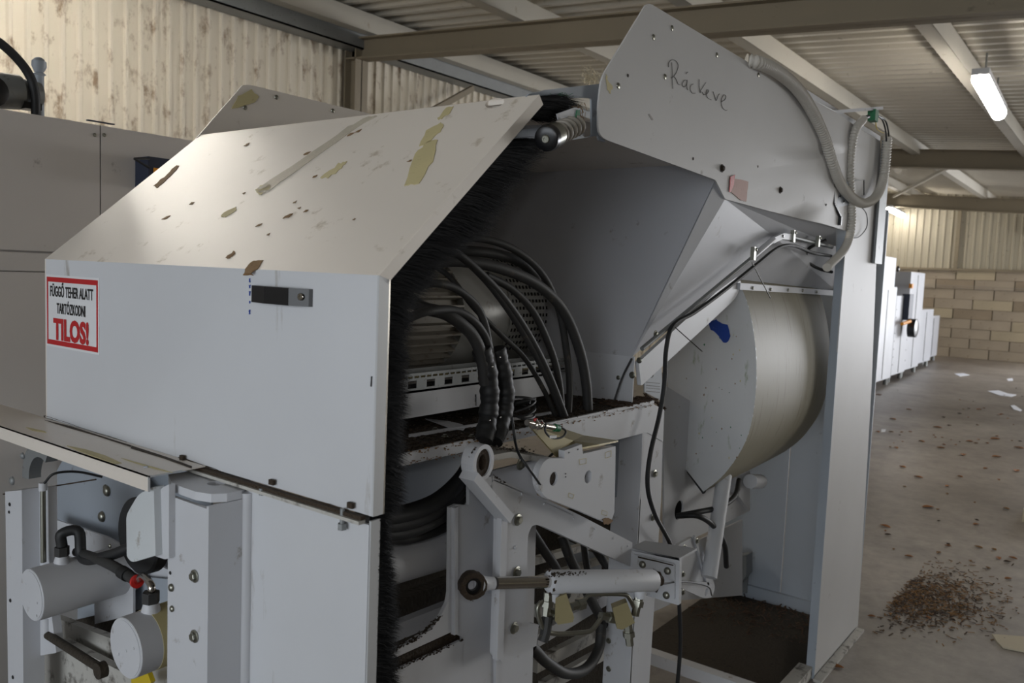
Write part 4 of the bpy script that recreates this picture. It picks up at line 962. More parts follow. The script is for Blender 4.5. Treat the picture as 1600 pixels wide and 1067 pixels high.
hose([(632, 500, 1.07), (665, 487, 1.05), (705, 484, 1.045), (735, 497, 1.04), (755, 520, 1.04), (765, 545, 1.04)], .0085, 'lower black hose looping into the wrapped sleeve')
hose([(640, 470, 1.12), (665, 482, 1.08), (700, 492, 1.05), (735, 520, 1.04), (752, 555, 1.035), (758, 600, 1.035)], .0125, 'thick black hose entering the fabric sleeve')
sv = empty('hose_sleeve', on(770, 620, 'y', 1.03), 'pair of fat black fabric-wrapped hose sleeves dropping onto the deck', 'hose sleeve')
for pts in ([(752, 545, 1.04), (762, 580, 1.035), (765, 620, 1.035), (762, 655, 1.035), (756, 690, 1.02)], [(775, 545, 1.045), (785, 580, 1.04), (790, 620, 1.04), (784, 655, 1.035), (772, 690, 1.02)]):
    P = [on(x, y, 'y', v) for x, y, v in pts]; G().tube(P, lambda t: .0195 + .0011 * math.sin(t * 31) + .0008 * math.sin(t * 75), 14, 12).done('sleeve', 'rubber', sv)
for p in ((769, 573), (781, 558), (765, 657), (782, 652)): bolt(on(*p, 'y', 1.0165), -Y, .0022, sv, 'dome', 'chrome', 'snap')
cl = empty('cable_coil', on(815, 640, 'z', zd), 'small coil of thin black cable on the deck', 'cable')
for k in range(5):
    c_ = on(812, 642 - k * 2, 'y', 1.045); P = [c_ + V((.038 * math.cos(t) + random.uniform(-.002, .002), .03 * math.sin(t), .012 * math.sin(t + k) + k * .003)) for t in [i * math.pi / 6 for i in range(12)]]
    G().tube(P, .0028, 6, 4).done('cable_turn', 'rubber', cl)
hose([(800, 652, 1.0), (805, 690, .985), (812, 712, .94), (825, 730, .92), (838, 748, .925), (848, 760, .94), (851, 735, .95), (858, 715, .955), (868, 705, .96)], .0028, 'thin black sensor lead looping down in front of the frame', None, 'rubber', 'cable', 'cable')
# black hose bundle lower left of the frame
for i, (dy, r) in enumerate(((0, .018), (14, .016), (28, .014))):
    hose([(560, 812 + dy * .6, 1.08), (620, 806 + dy, 1.07), (680, 785 + dy, 1.06), (722, 748 + dy, 1.06), (742, 710 + dy, 1.08)], r, ('upper', 'middle', 'lower')[i] + ' fat black hose of the bundle curving under the top beam', None, 'rubber')
hose([(600, 842, 1.09), (640, 842, 1.08), (690, 826, 1.07), (725, 800, 1.07)], .010, 'slim black hose lying on the white ram tube', None, 'rubber')
# hoses in the bracket window and beneath
hose([(828, 826, 1.1), (850, 860, 1.1), (870, 890, 1.1), (885, 930, 1.12)], .012, 'black hose in the left corner of the bracket opening')
hose([(878, 838, 1.12), (890, 870, 1.1), (905, 900, 1.1), (925, 940, 1.1), (945, 975, 1.12)], .013, 'black hose in the middle of the bracket opening')
hose([(912, 850, 1.2), (918, 890, 1.15), (924, 910, 1.15)], .010, 'black hose in the bracket opening, second from right')
hose([(925, 850, 1.2), (945, 880, 1.15), (968, 915, 1.15)], .012, 'black hose in the right corner of the bracket opening')
hose([(830, 1010, 1.08), (855, 1035, 1.08), (885, 1052, 1.08), (915, 1045, 1.08), (935, 1015, 1.09), (940, 975, 1.1)], .014, 'black hose hanging in a low loop below the valve blocks')
# long cable beside the drum
hose([(1298, 400, .97), (1270, 395, .96), (1240, 384, .95), (1215, 388, .95), (1180, 415, .95), (1130, 455, .96), (1085, 488, .97), (1052, 508, .98), (1041, 545, .985), (1038, 600, .99), (1030, 650, .99), (1016, 710, .985), (1012, 760, .985), (1024, 805, .985), (1048, 852, 1.0), (1058, 900, 1.03), (1062, 960, 1.03), (1063, 1010, 1.03), (1058, 1075, 1.03)], .0062, 'long black cable running down beside the drum to the floor', None, 'rubber', 'cable', 'cable', n=10)
hose([(1058, 806, 1.17), (1090, 800, 1.12), (1125, 792, 1.1), (1148, 775, 1.1), (1155, 750, 1.14)], .0095, 'upper black hose leaving the oval hole towards the drum', None, 'rubber')
hose([(1058, 806, 1.17), (1090, 806, 1.1), (1115, 822, 1.08), (1132, 850, 1.08), (1135, 885, 1.1)], .0095, 'lower black hose leaving the oval hole, bending down', None, 'rubber')
hose([(1024, 908, .86), (1034, 912, .85), (1062, 909, .86), (1092, 912, .95), (1108, 918, 1.0), (1112, 930, 1.03)], .0022, 'thin black wire from the end box to the triangular arm', None, 'rubber', 'cable', 'wire')
hose([(1290, 375, .96), (1262, 390, 1.0), (1262, 408, 1.02), (1280, 420, 1.0), (1300, 425, .97)], .006, 'short black cable loop under the funnel by the conduit end', None, 'rubber', 'cable', 'cable')

# ================================================================== CONDUIT
def conduit(pts, r, label, rib=.0115):
    P = [on(x, y, 'y', v) for x, y, v in pts]
    o = G().tube(P, r, 14, 8, rib=rib, amp=.0026).done('corrugated_conduit', 'conduit', smooth=True, ang=80); tag(o, label, 'conduit'); return o
conduit([(1166, 95, .93), (1185, 98, .905), (1215, 112, .90), (1245, 138, .90), (1268, 172, .90), (1288, 215, .895), (1302, 260, .89), (1318, 295, .89), (1345, 317, .89), (1368, 308, .89), (1381, 275, .89), (1387, 215, .89)], .017, 'grey corrugated conduit looping from the top edge down and up again')
conduit([(1349, 186, .90), (1336, 205, .90), (1329, 250, .905), (1329, 300, .905), (1331, 350, .905), (1320, 388, .905), (1292, 418, .91)], .0135, 'grey corrugated conduit hanging straight down behind the loop')
sb = empty('terminal_bracket', on(1340, 175, 'y', .9), 'thin white bracket arm with a dark green terminal box and black leads', 'bracket')
G().bar(on(1290, 176, 'y', .92), on(1376, 169, 'y', .90), .02, .012).done('arm', 'frame', sb)
tcn = on(1364, 181, 'y', .9); G().box(tcn - V((.024, .015, .022)), tcn + V((.024, .015, .022))).done('terminal_box', 'green', sb, smooth=False)
G().tube([on(1357, 182, 'y', .9), on(1351, 184, 'y', .9), on(1347, 192, 'y', .9)], .007, 8).done('black_lead', 'rubber', sb)
for dx in (0, 4): G().tube([on(1372, 181, 'y', .9), on(1379 + dx, 188, 'y', .9), on(1384 + dx, 205, 'y', .89), on(1385 + dx, 222, 'y', .89)], .0035, 8).done('black_lead', 'rubber', sb)
G().tube([on(1368, 190, 'y', .9), on(1371, 202, 'y', .9), on(1381, 208, 'y', .89)], .002, 6).done('yellow_lead', 'yellow', sb)
hose([(1345, 322, .90), (1354, 335, .90), (1354, 355, .91), (1342, 370, .915), (1328, 372, .915)], .002, 'thin dark wire curving off the conduit loop', None, 'rubber', 'cable', 'wire')
# limit switch assembly
ls = empty('limit_switch', on(1305, 310, 'y', .91), 'small limit switch assembly with black lever, in a glossy pocket of the side plate', 'switch')
plate('mount_plate', [(1304, 282), (1332, 280), (1332, 322), (1304, 330)], 'y', .916, .003, 'galv', ls)
plate('clear_block', [(1308, 284), (1326, 284), (1326, 320), (1308, 324)], 'y', .908, .006, 'inner', ls)
G().bar(on(1303, 280, 'y', .905), on(1303, 318, 'y', .905), .006, .005).bar(on(1303, 318, 'y', .905), on(1313, 338, 'y', .905), .008, .006).bar(on(1313, 338, 'y', .905), on(1312, 352, 'y', .905), .012, .010).done('lever', 'plastic', ls)
G().bar(on(1332, 283, 'y', .905), on(1350, 281, 'y', .905), .004, .003).bar(on(1350, 281, 'y', .905), on(1350, 305, 'y', .905), .004, .003).done('wire_frame', 'plastic', ls)
bolts([(1311, 296), (1317, 296), (1312, 307), (1290, 320), (1318, 315)], 'y', .905, .006, ls, 'hex', 'plastic', 'screw')

# ================================================================== LOWER LEFT of the machine
lw = empty('lower_casing', (XS, 1.1, .5), 'white lower casing below the hood with vertical channel and bolts', 'machine cover')
G().box((XS, .925, 0), (XS + .006, 1.245, 1.198)).done('casing_panel', 'hood', lw, smooth=False)
ZL = 1.215; xl = .765
G().box((XS - .0, YF, 0), (XS + .020, YF + .004, 1.205)).done('edge_trim', 'alu', lw, smooth=False)
G().lathe((XS - .001, 1.238, 0), Z, [(0, .012), (1.19, .012)], 16).done('vertical_bead', 'frame', lw)
XC = .80
cy0, cy1 = 1.236, 1.363
G().box((XC, cy0 + .0061, 0), (XC + .008, cy1, 1.175)).done('channel_front', 'frame', lw, smooth=False); cfr = COL.objects[-1]
G().box((XC, cy0, 0), (XS, cy0 + .006, 1.18)).done('channel_side', 'frame', lw, smooth=False)
bolts([(304, 900), (304, 994)], 'x', XC - .001, .0115, cfr, 'hex')
bolts([(268, 918, .0075), (269, 951, .006)], 'x', XC - .001, .007, cfr, 'dome')
bolts([(266, 895, .0035)], 'x', XC - .0005, .004, lw, 'rivet', 'ink', 'small_hole')
# flange strips on hood foot
G().box((XS - .014, .935, 1.199), (XS + .0, 1.9, 1.2045)).done('foot_strip', 'dirty', lw, smooth=False)
G().box((XS - .010, .935, 1.2055), (XS + .0, 1.9, 1.2115)).done('foot_strip', 'grime', lw, smooth=False)
for p in ((425, 751), (548, 787), (285, 713)): q_ = on(*p, 'x', XS - .006); G().box(q_ + V((-.003, -.006, -.007)), q_ + V((.003, .006, .002))).done('hinge_tab', 'grime', lw, smooth=False)
q_ = on(535, 806, 'x', XS - .008); G().cyl(q_ + Z * .012, q_ - Z * .014, .004, 10).lathe(q_ - Z * .012, -Z, [(0, .0075), (.010, .0075)], 6).done('hanging_bolt', 'galv', lw)
q_ = on(409, 768, 'x', XS - .008); G().cyl(q_ + Z * .006, q_ - Z * .006, .005, 10).done('hanging_bolt', 'galv', lw)
# lug with hole
zlg = 1.196
lg = rnd([(264, 742, 0), (396, 752, 6), (386, 766, 16), (345, 778, 18), (290, 770, 14), (268, 757, 3)], 4)
P = [on(x, y, 'z', zlg) for x, y in [(263, 741), (330, 731), (392, 749), (390, 757), (378, 766), (355, 771), (330, 772), (305, 768), (285, 761), (268, 754)]]
hc = on(338, 755, 'z', zlg)
G().poly(P, Z * -.015, [circ(hc, 'z', .016, 24)]).done('lifting_lug', 'frame', lw, smooth=False)
# ledge
lgd = empty('hood_ledge', (xl, 1.6, ZL), 'pale folded ledge plate with brown dust at the foot of the hood', 'ledge')
yl0 = on(232, 744, 'z', ZL).y
G().box((xl, yl0, ZL - .002), (XS - .001, 2.35, ZL)).done('ledge_top', 'slope', lgd, smooth=False)
G().box((xl, yl0, ZL - .028), (xl + .003, 2.35, ZL)).done('ledge_front', 'slope', lgd, smooth=False)
G().box((xl - .0005, yl0 - .001, ZL - .028), (xl + .0035, yl0, ZL + .0005)).box((xl, yl0 - .001, ZL - .0025), (XS - .05, yl0, ZL + .0005)).done('cut_edge', 'alu', lgd, smooth=False)
def lpz(px, m_, jit=.8): o = G().poly([on(x + random.uniform(-jit, jit), y + random.uniform(-jit, jit), 'z', ZL + .0004) for x, y in px], Z * .0008).done('dust_streak', m_, lgd, smooth=False); return o
lpz([(105, 697), (135, 702), (165, 712), (190, 724), (180, 725), (150, 715), (120, 703)], 'tape')
lpz([(70, 657), (110, 666), (160, 682), (205, 696), (205, 699), (150, 681), (100, 666)], 'grime')
lpz([(205, 697), (260, 714), (300, 729), (300, 732), (255, 716), (205, 700)], 'grime')
lpz([(40, 668), (70, 673), (72, 676), (50, 673)], 'tape'); lpz([(190, 716), (240, 730), (270, 739), (240, 732), (200, 720)], 'tape')
lpz([(224, 729), (232, 728), (230, 731), (224, 731)], 'paper', .1)
# dirty gap line + vertical corner
# cavity interior
cav = empty('base_machine_frame', (1.1, 1.7, .6), 'white lower frame with bolts around the small cylinders, bottom left', 'machine frame')
XW = 1.30
plate('back_wall', [(60, 700), (330, 700), (330, 1075), (60, 1075)], 'x', 1.22, .006, 'inner', cav)
plate('left_post', [(8, 768), (34, 766), (36, 1080), (14, 1080)], 'x', .86, .05, 'frame', cav)
lpp = plate('left_post_plate', rnd([(34, 766), (75, 760), (78, 940), (88, 1020), (40, 1028), (36, 1000)], 2), 'x', .90, .02, 'frame', cav, holes=[(56, 1005, .013)])
bolts([(52, 785, .014), (54, 861, .013), (52, 861 + 0, .001)][:2], 'x', .899, .014, lpp, 'dome')
bolts([(15, 788, .005), (16, 938, .005), (20, 1058, .005), (14, 800, .004)], 'x', .859, .005, cav, 'rivet', 'ink', 'small_hole')
plate('upper_web', [(75, 760), (100, 715), (200, 735), (240, 790), (240, 850), (160, 832), (75, 808)], 'x', 1.16, .006, 'inner', cav)
bolts([(168, 767, .016), (160, 807, .016), (165, 762, .010)], 'x', 1.159, .016, cav, 'dome')
plate('sloped_bar', [(74, 808), (165, 838), (262, 890), (262, 932), (190, 900), (74, 855)], 'x', 1.10, .006, 'frame', cav)
plate('centre_web', [(146, 888), (208, 880), (208, 960), (148, 975)], 'x', 1.05, .006, 'frame', cav)
plate('right_web', [(208, 900), (262, 905), (262, 950), (208, 953)], 'x', 1.08, .006, 'inner', cav)
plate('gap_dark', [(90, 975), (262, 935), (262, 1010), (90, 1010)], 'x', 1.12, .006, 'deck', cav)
plate('dirty_beam', [(60, 955), (180, 1000), (190, 1050), (70, 990)], 'x', 1.0, .02, 'dirty', cav)
plate('dirty_base', [(20, 1025), (95, 1000), (200, 1055), (262, 1040), (262, 1085), (20, 1085)], 'x', .96, .02, 'dirty', cav)
# curved metal arch at far left
ar = []; 
for i in range(14):
    t = math.radians(75 + i * 9.5); ar.append((38 + 55 * math.cos(t) + 14, 748 - 62 * math.sin(t) + 0))
cA = on(62, 752, 'x', .93)
def arcp(r, a0, a1, n=14, c=cA): return [c + V((0, -math.cos(math.radians(a0 + (a1 - a0) * i / n)) * r, math.sin(math.radians(a0 + (a1 - a0) * i / n)) * r)) for i in range(n + 1)]
G().poly(arcp(.10, 60, 185) + arcp(.062, 60, 185)[::-1], X * .03).done('curved_arch', 'galv', cav, smooth=False)
bolts([(36, 712, .009), (20, 751, .012)], 'x', .929, .01, cav, 'dome', 'galv')
# plastic wear block and its carrier
wb = empty('wear_block', on(222, 820, 'x', .78), 'cloudy white plastic wear block with chamfered corner, beside the channel', 'wear block')
plate('plastic_block', rnd([(197, 805, 8), (216, 772, 10), (240, 760, 3), (243, 868, 0), (206, 879, 6), (198, 870, 4)], 3), 'x', .775, .02, 'poly', wb, bev=.003)
plate('carrier_plate', rnd([(241, 785, 6), (252, 762, 6), (264, 757, 0), (264, 872, 0), (258, 874, 3), (240, 868, 3)], 0), 'x', .788, .012, 'frame', wb)
# black disc
bd = empty('black_wheel', on(210, 830, 'x', 1.0), 'dark black round wheel half hidden behind the wear block', 'wheel')
cw = on(214, 838, 'x', .98)
G().lathe(cw, X, [(0, .02), (0, .085), (.004, .09), (.03, .09), (.034, .085)], 40).done('tyre', 'rubber', bd)
bolt(on(172, 853, 'x', .979), -X, .006, bd, 'dome')
# two small cylinders
def smallcyl(c_px, x_, r, ln, label, d=X):
    e_ = empty('port_cylinder', on(*c_px, 'x', x_), label, 'cylinder'); c_ = on(*c_px, 'x', x_)
    G().lathe(c_, d, [(0, r * .97), (.002, r), (ln, r)], 40).done('barrel', 'frame', e_)
    G().lathe(c_ - V((.0012, 0, 0)), d, [(0, r * .93), (.0012, r * .93)], 40).done('end_cap', 'frame', e_)
    return e_, c_
e1, c1 = smallcyl((49, 930), .84, .062, .26, 'white capped cylinder at far left under the hose elbow', V((1, .0, .02)))
e2, c2 = smallcyl((196, 1013), .80, .060, .24, 'white capped cylinder beside the channel, tape band around it', V((1, 0, .02)))
for e_, px_ in ((e1, ((40, 912), (58, 942), (57, 962))), (e2, ((185, 1022), (197, 1017), (209, 1013)))): bolts(list(px_), 'x', WL[e_.name].x - .0015, .0028, e_, 'dome', 'frame', 'rivet')
G().lathe(c2 + X * .045 + Z * .001, V((1, 0, .02)), [(0, .0609), (.12, .0609)], 40).done('tape_band', 'tape', e2)
for e_, c_, r in ((e1, c1, .062), (e2, c2, .060)):
    t0 = c_ + X * (.07 if e_ is e1 else .052) + Z * r * .94
    G().lathe(t0, Z, [(0, .020), (.010, .017), (.020, .014)], 20).done('port_boss', 'frame', e_)
    G().lathe(t0 + Z * .020, Z, [(0, .0165), (.022, .0165)], 6).done('hex_nut', 'dusty', e_, smooth=False)
hz1 = c1 + X * .07 + Z * (.062 + .04); hz2 = c2 + X * .052 + Z * (.06 + .04)
o = G().tube([hz1, hz1 + V((.0, 0, .03)), hz1 + V((.03, -.02, .032)), on(130, 872, 'x', .94), on(170, 868, 'x', .93), on(215, 850, 'x', .95)], .0125, 14).done('hose', 'rubber'); tag(o, 'thick black hose sagging from the far left cylinder to the wear block', 'hose')
hs = empty('crimped_hose', on(180, 890, 'x', .9), 'black hydraulic hose with red collar and steel elbow on the nearer cylinder', 'hose')
a = on(214, 908, 'x', .90)
G().tube([on(120, 862, 'x', .95), on(150, 872, 'x', .93), on(180, 886, 'x', .91), a], .0115, 12).done('hose_body', 'dusty', hs)
G().lathe(on(190, 893, 'x', .905), a - on(190, 893, 'x', .905), [(0, .014), (.03, .014)], 16).done('crimp', 'rubber', hs)
G().lathe(a, a - on(190, 893, 'x', .905), [(-.003, .0145), (.004, .0145)], 16).done('red_collar', 'red', hs)
G().tube([a, a.lerp(hz2, .45) + V((0, 0, .02)), hz2 + Z * .012, hz2 - Z * .01], .0072, 12).done('steel_elbow', 'chrome', hs)
# thin pipe, rods, lower linkage
tpz = empty('steel_rod_pipe', on(67, 820, 'x', .88), 'thin steel tube standing upright behind the far left cylinder', 'pipe')
G().cyl(on(68, 878, 'x', .885), on(67, 758, 'x', .885), .0065, 14).done('tube', 'zinc', tpz)
G().cyl(on(67, 766, 'x', .885), on(67, 754, 'x', .885), .0095, 14).done('top_ferrule', 'frame', tpz)
o = G().tube([on(69, 755, 'x', .885), on(85, 740, 'x', .9), (on(120, 737, 'x', .95)), on(160, 745, 'x', 1.0)], .003, 8).done('cable', 'rubber'); tag(o, 'thin black cable bending over from the top of the upright steel tube', 'cable')
o = G().cyl(on(5, 772, 'x', .88), on(150, 749, 'x', .95), .0018, 6).done('stay_rod', 'grime'); tag(o, 'thin dark rod crossing behind the upright tube', 'rod')
tb = empty('tie_rod', on(120, 1000, 'x', .9), 'greasy dark tie rod slanting down between the two cylinders', 'rod')
G().cyl(on(75, 992, 'x', .90), on(160, 1046, 'x', .87), .010, 14).done('rod', 'deck', tb)
G().lathe(on(160, 1046, 'x', .87), X * -1, [(-.006, .018), (.012, .018), (.012, .009)], 16).done('rod_eye', 'deck', tb)
G().cyl(on(73, 965, 'x', .9), on(73, 990, 'x', .9), .011, 12).done('rod_boss', 'frame', tb)
yt = G().poly([on(x, y, 'x', .90) for x, y in ((205, 1056), (230, 1050), (236, 1066), (225, 1080), (205, 1080))], X * .01).done('yellow_tag', 'yellow', smooth=False); tag(yt, 'small yellow plastic piece under the nearer cylinder', 'plastic piece')

# ================================================================== BACKGROUND
cb = empty('control_cabinet', (1.0, 2.6, 0), 'large beige-white double-door cabinet behind the hood at left', 'cabinet')
Yc = 2.6; zc1 = 2.004
G().box((-1.2, Yc + .02, 0), (2.0, Yc + .7, zc1)).done('carcass', 'cabinet', cb, smooth=False)
xs_ = on(157, 300, 'y', Yc).x; zl1 = on(40, 393, 'y', Yc).z; zl2 = on(30, 424, 'y', Yc).z
for (xa, xb_) in ((-1.2, .2), (.204, xs_ - .002), (xs_ + .002, 2.0)):
    G().box((xa, Yc, zl1 + .003), (xb_, Yc + .018, zc1 - .002)).done('door', 'cabinet', cb, smooth=False)
    G().box((xa, Yc + .002, zl2 + .002), (xb_, Yc + .018, zl1 - .003)).done('middle_strip', 'cabinet', cb, smooth=False)
    G().box((xa, Yc, .05), (xb_, Yc + .018, zl2 - .002)).done('lower_door', 'cabinet', cb, smooth=False)
bolts([(148, 211), (163, 211)], 'y', Yc - .001, .006, cb, 'hex', None, 'screw')
G().box(on(138, 188, 'y', Yc - .004) , on(176, 194, 'y', Yc + .01)).done('top_clip', 'navy', cb, smooth=False)
nb = empty('navy_box', on(260, 265, 'y', 2.5), 'dark navy box with a small orange label on the cabinet front', 'box')
G().box(on(232, 244, 'y', 2.52), on(300, 300, 'y', 2.52) + Y * .082).done('box_body', 'navy', nb, smooth=False)
ob0 = on(240, 262, 'y', 2.518); G().box(ob0, on(262, 290, 'y', 2.518) + Y * .001).done('orange_label', 'orange', nb, smooth=False)
for i, yq in enumerate((268, 273)):
    for k in range(3): G().box(on(243 + k * 6, yq, 'y', 2.5165), on(247 + k * 6, yq + 2, 'y', 2.5165) + Y * .001).done('label_mark', 'ink', nb, smooth=False)
for a_, b__ in (((210, 248), (233, 248)), ((210, 248), (233, 262))): G().cyl(on(*a_, 'y', 2.50), on(*b__, 'y', 2.52), .004, 8).done('wire_handle', 'ink', nb)
# things on the cabinet, top left
tl_ = on(55, 150, 'y', 2.75)
o = G().tube([on(-30, 50, 'y', 2.75), on(0, 67, 'y', 2.75), on(30, 95, 'y', 2.75), on(48, 122, 'y', 2.75), on(55, 150, 'y', 2.75), on(56, 180, 'y', 2.75)], .0135, 14).done('hose', 'rubber'); tag(o, 'black hose arching over the top of the cabinet in the upper left corner', 'hose')
pn = empty('pneumatic_unit', on(20, 140, 'y', 2.8), 'cast grey metal valve body with a black knob on top of the cabinet', 'valve')
G().lathe(on(-20, 140, 'y', 2.8), on(46, 146, 'y', 2.8) - on(-20, 140, 'y', 2.8), [(0, .05), (.02, .055), (.09, .052), (.10, .042), (.15, .036), (.155, .02)], 18).done('valve_body', 'galv', pn)
G().lathe(on(-14, 142, 'y', 2.72), -Y, [(-.05, .035), (.01, .045), (.015, .03)], 20).done('knob', 'plastic', pn)
G().box(on(40, 158, 'y', 2.75), on(54, 170, 'y', 2.80) - Z * .01).done('foot', 'plastic', pn, smooth=False)
bk = empty('ball_post', on(61, 130, 'y', 2.85), 'thin grey post with a round ball head standing on the cabinet', 'post')
pk = on(61, 101, 'y', 2.85)
G().lathe(pk - Z * .16, Z, [(0, .014), (.125, .014), (.13, .02), (.136, .012), (.142, .016), (.155, .022), (.17, .021), (.18, .012), (.184, .002)], 18).done('post', 'inner', bk)

# machine row on the right
def mach(xa, xb_, ya, yb_, h, label, extra=None):
    if isinstance(h, tuple): h = on(h[0], h[1], 'y', ya).z
    e_ = empty('laundry_machine', ((xa + xb_) / 2, (ya + yb_) / 2, 0), label, 'machine')
    G().box((xa, ya, .12), (xb_, yb_, h)).done('cabinet', 'machine', e_, smooth=False)
    for xx in (xa + .06, xb_ - .06):
        for yy in (ya + .06, yb_ - .06): G().cyl((xx, yy, 0), (xx, yy, .13), .035, 10).done('foot', 'galv', e_)
    nb_ = max(1, int((xb_ - xa) / .5))
    for i in range(1, nb_): G().box((xa + i * (xb_ - xa) / nb_ - .01, ya - .006, .14), (xa + i * (xb_ - xa) / nb_ + .01, ya, h - .05)).done('door_gap', 'ink', e_, smooth=False)
    for i in range(8): bolt(V((xa + .05, ya - .001, .3 + i * (h - .4) / 8)), -Y, .012, e_, 'rivet', 'ink', 'screw')
    return e_
ya = 3.15
m1 = mach(13.4, 14.6, 3.14, 4.6, (1385, 448), 'nearest tall white machine of the row along the left wall')
hm = on(1385, 448, 'y', 3.14).z; G().box((13.45, 3.42, hm), (14.3, 4.5, hm + .38)).done('control_box', 'card', m1, smooth=False); G().box((13.42, 3.1, hm - .04), (14.2, 3.40, hm + .46)).done('upper_housing', 'machine', m1, smooth=False)
bolts([(1402, 420, .05)], 'y', 3.099, .05, m1, 'dome', 'plastic', 'black_knob')
m2 = mach(14.9, 15.9, 3.2, 4.6, (1405, 462), 'second white machine in the row, with a grey pump on its face')
G().box((15.4, 3.1, 1.05), (15.7, 3.22, 1.5)).done('grey_cover', 'navy', m2, smooth=False); G().lathe((15.5, 3.1, .92), -Y, [(0, .16), (.12, .16), (.14, .1)], 20).done('pump_head', 'plastic', m2)
G().cyl((14.95, 3.1, 1.0), (15.3, 3.05, 1.04), .03, 8).done('orange_pipe', 'orange', m2)
m3 = mach(16.1, 17.3, 3.25, 4.7, (1418, 424), 'third white machine in the row, tall and boxy')
m4 = mach(17.6, 19.0, 3.35, 4.7, (1440, 484), 'fourth white machine in the row, lower than the others')
m5 = mach(19.3, 20.6, 3.5, 4.8, (1455, 494), 'farthest small white machine at the end of the row')
G().box((16.0, 3.2, 1.6), (16.1, 3.25, 1.68)).done('orange_lamp', 'orange', m3, smooth=False)

# lamps
def lamp(a, b_, label):
    e_ = empty('ceiling_lamp', (V(a) + V(b_)) / 2, label, 'lamp', None)
    a, b_ = V(a), V(b_); d = (b_ - a).normalized()
    G().bar(a + Z * .05, b_ + Z * .05, .12, .05).done('housing', 'frame', e_)
    G().lathe(a, d, [(0, .03), (.02, .06), ((b_ - a).length - .02, .06), ((b_ - a).length, .03)], 18).done('diffuser', 'lamp', e_)
    for t in (.2, .8): G().cyl(a.lerp(b_, t) + Z * .07, a.lerp(b_, t) + Z * .26, .008, 8).done('hanger', 'galv', e_)
    return e_
zl = 3.22
lamp(on(1531, 122, 'z', zl), on(1561, 178, 'z', zl), 'nearer glowing tube lamp under the roof at upper right')
lamp(on(1389, 326, 'z', zl + .15), on(1410, 336, 'z', zl + .15), 'farther glowing tube lamp low down at right, beyond the second beam')
lamp((1.2, 5.0, 3.55), (2.8, 5.0, 3.55), 'glowing tube lamp above the cabinet, outside the photograph on the left')
# nest on top of header
ns = empty('birds_nest', on(925, 118, 'y', 3.3), 'pale straw clump hanging on the roof purlin behind the header', 'straw clump')
g = G(); c_ = on(925, 122, 'y', 2.6)
for i in range(160):
    t = random.uniform(0, 6.28); r = abs(random.gauss(0, .045)); p = c_ + V((r * math.cos(t), random.gauss(0, .02), r * math.sin(t) * .8))
    q_ = p + V((random.gauss(0, .02), random.gauss(0, .01), random.gauss(0, .02))); g.tube([p, p.lerp(q_, .5) + Z * .006, q_], .002, 3, 3)
tag(g.done('straw', 'card', ns), kind='stuff')

# floor litter
def leafo(x_, y_, s_, m_, label, grp, nm='dry_leaf', cat='leaf'):
    if grp:
        zone = 'close to the enclosure foot' if x_ < 5 else 'in the middle of the open floor' if x_ < 8 else 'far back on the floor, toward the machine row'
        tone = {'leaf': 'orange-brown', 'debris': 'straw-coloured', 'debris2': 'dark brown'}[m_]
        label = tone + ' dry leaf lying ' + zone; grp = 'dry leaves ' + zone
    a = random.uniform(0, 6.28); P = []
    for i in range(7):
        t = i / 6; P.append((t * 2 - 1, math.sin(math.pi * t) * .5))
    ring = P + [(x1, -y1) for x1, y1 in P[-2:0:-1]]
    n = len(ring); vs = []
    for (u_, v_) in ring: vs.append((x_ + s_ * (u_ * math.cos(a) - v_ * math.sin(a)), y_ + s_ * (u_ * math.sin(a) + v_ * math.cos(a)), .006 + .3 * s_ * abs(v_)))
    vs.append((x_, y_, .004)); fs = [(i, (i + 1) % n, n) for i in range(n)]
    vs += [(v[0], v[1], v[2] - .002) for v in vs]; fs += [tuple(j + n + 1 for j in reversed(f)) for f in fs]
    return tag(mk(nm, vs, fs, m_, smooth=False), label, cat, grp)
leafo(*on(1307, 1043, 'z', 0)[:2], .03, 'leaf', 'larger orange-brown dry leaf on the floor near the bottom edge', None)
spots = [(1373, 617, .05), (1505, 711, .05), (1555, 686, .06), (1557, 714, .05), (1588, 736, .05), (1435, 746, .04), (1383, 823, .04), (1560, 873, .03), (1525, 820, .03), (1450, 793, .05), (1400, 700, .04), (1530, 640, .05), (1480, 760, .03), (1592, 700, .05), (1562, 648, .05), (1470, 700, .04), (1395, 655, .05), (1420, 640, .04), (1500, 745, .03), (1440, 690, .04), (1420, 870, .025), (1575, 905, .025), (1362, 964, .02), (1450, 966, .02), (1410, 730, .04), (1465, 668, .05), (1515, 690, .04), (1371, 675, .04)]
for x_, y_, s_ in spots: p = on(x_, y_, 'z', 0); leafo(p.x, p.y, s_, 'leaf', 'small dry leaf scattered on the concrete floor at right', 'dry leaves on the floor')
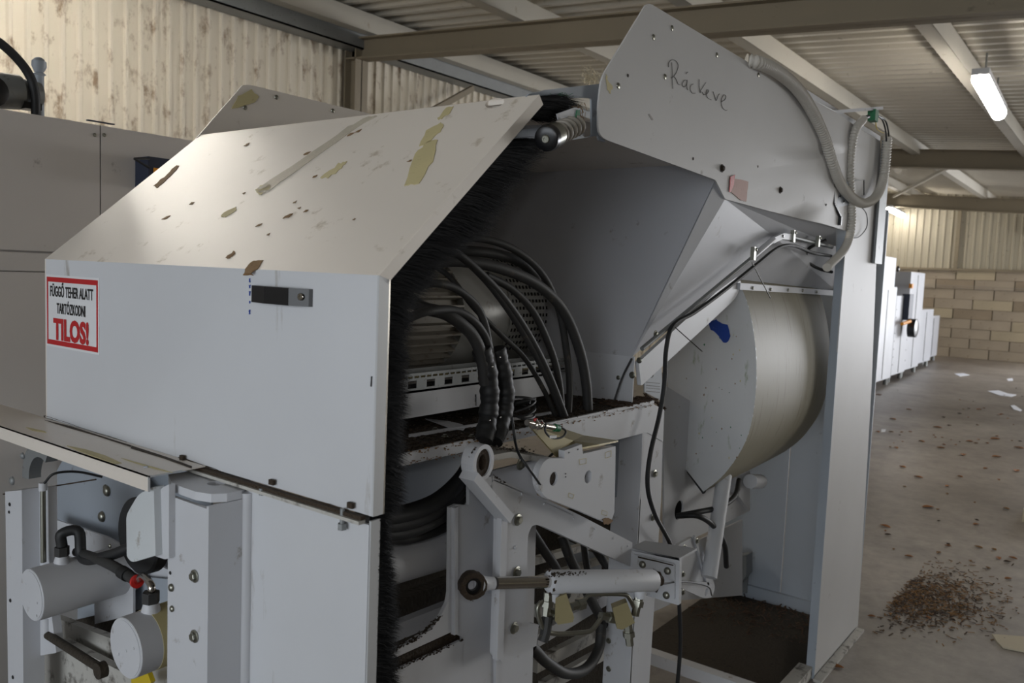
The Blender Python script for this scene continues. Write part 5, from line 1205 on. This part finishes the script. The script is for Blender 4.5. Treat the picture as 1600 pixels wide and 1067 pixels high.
for _ in range(60):
    p = on(random.uniform(1370, 1600), random.choice([random.uniform(600, 700), random.uniform(640, 900)]), 'z', 0)
    leafo(p.x, p.y, random.uniform(.012, .03), random.choice(['leaf', 'debris', 'debris2']), 'small dry leaf scattered on the concrete floor at right', 'dry leaves on the floor')
def sheetp(px, label, m_='paper', nm='paper_scrap', cat='paper', th=.004, zz=.001):
    n_ = len(px); P = [on(x, y, 'z', zz) for x, y in px]; o = G().poly(P, Z * th).done(nm, m_, smooth=False); return tag(o, label, cat)
sheetp([(1543, 611), (1560, 610), (1575, 615), (1588, 617), (1580, 620), (1562, 618)], 'long white paper scrap on the floor at far right')
sheetp([(1579, 634), (1585, 633), (1597, 641), (1594, 643), (1584, 640)], 'white crumpled paper scrap nearest the right edge')
sheetp([(1491, 584), (1505, 583), (1515, 586), (1500, 588)], 'pale flat scrap on the floor in front of the block wall')
sheetp([(1573, 592), (1582, 591), (1583, 595), (1575, 595)], 'tiny white scrap beyond the long one')
sheetp([(1377, 671), (1384, 671), (1383, 675), (1377, 675)], 'round white scrap just right of the enclosure')
sheetp([(1550, 992), (1612, 997), (1612, 1022), (1567, 1013), (1557, 1003)], 'beige cardboard piece on the floor at bottom right', 'card', 'cardboard_piece', 'cardboard', .006)
b_ = empty('white_crate', on(1602, 820, 'z', 0), 'edge of a pale crate at the right border of the picture', 'crate')
p = on(1597, 815, 'z', 0); G().box((p.x, p.y - .5, 0), (p.x + .5, p.y, .09)).done('crate_body', 'card', b_, smooth=False)
# debris heap
g = G(); g2 = G()
for i in range(2600):
    x_, y_ = random.gauss(1400, 62), random.gauss(928, 26)
    x_ += (y_ - 925) * .8 + abs(random.gauss(0, 22))
    p = on(x_, y_, 'z', 0)
    if p.y > .86 or p.x < 3.0: continue
    a = random.uniform(0, 6.28); l = random.uniform(.008, .035)
    (g if random.random() < .5 else g2).bar((p.x, p.y, random.uniform(.002, .008)), (p.x + math.cos(a) * l, p.y + math.sin(a) * l, random.uniform(.002, .010)), .005, .002)
tag(g.done('straw_heap', 'debris', smooth=False), 'heap of brown straw debris on the floor beside the enclosure', 'debris', None, 'stuff')
tag(g2.done('leaf_litter', 'debris2', smooth=False), 'dark leaf litter mixed into the straw heap', 'debris', None, 'stuff')
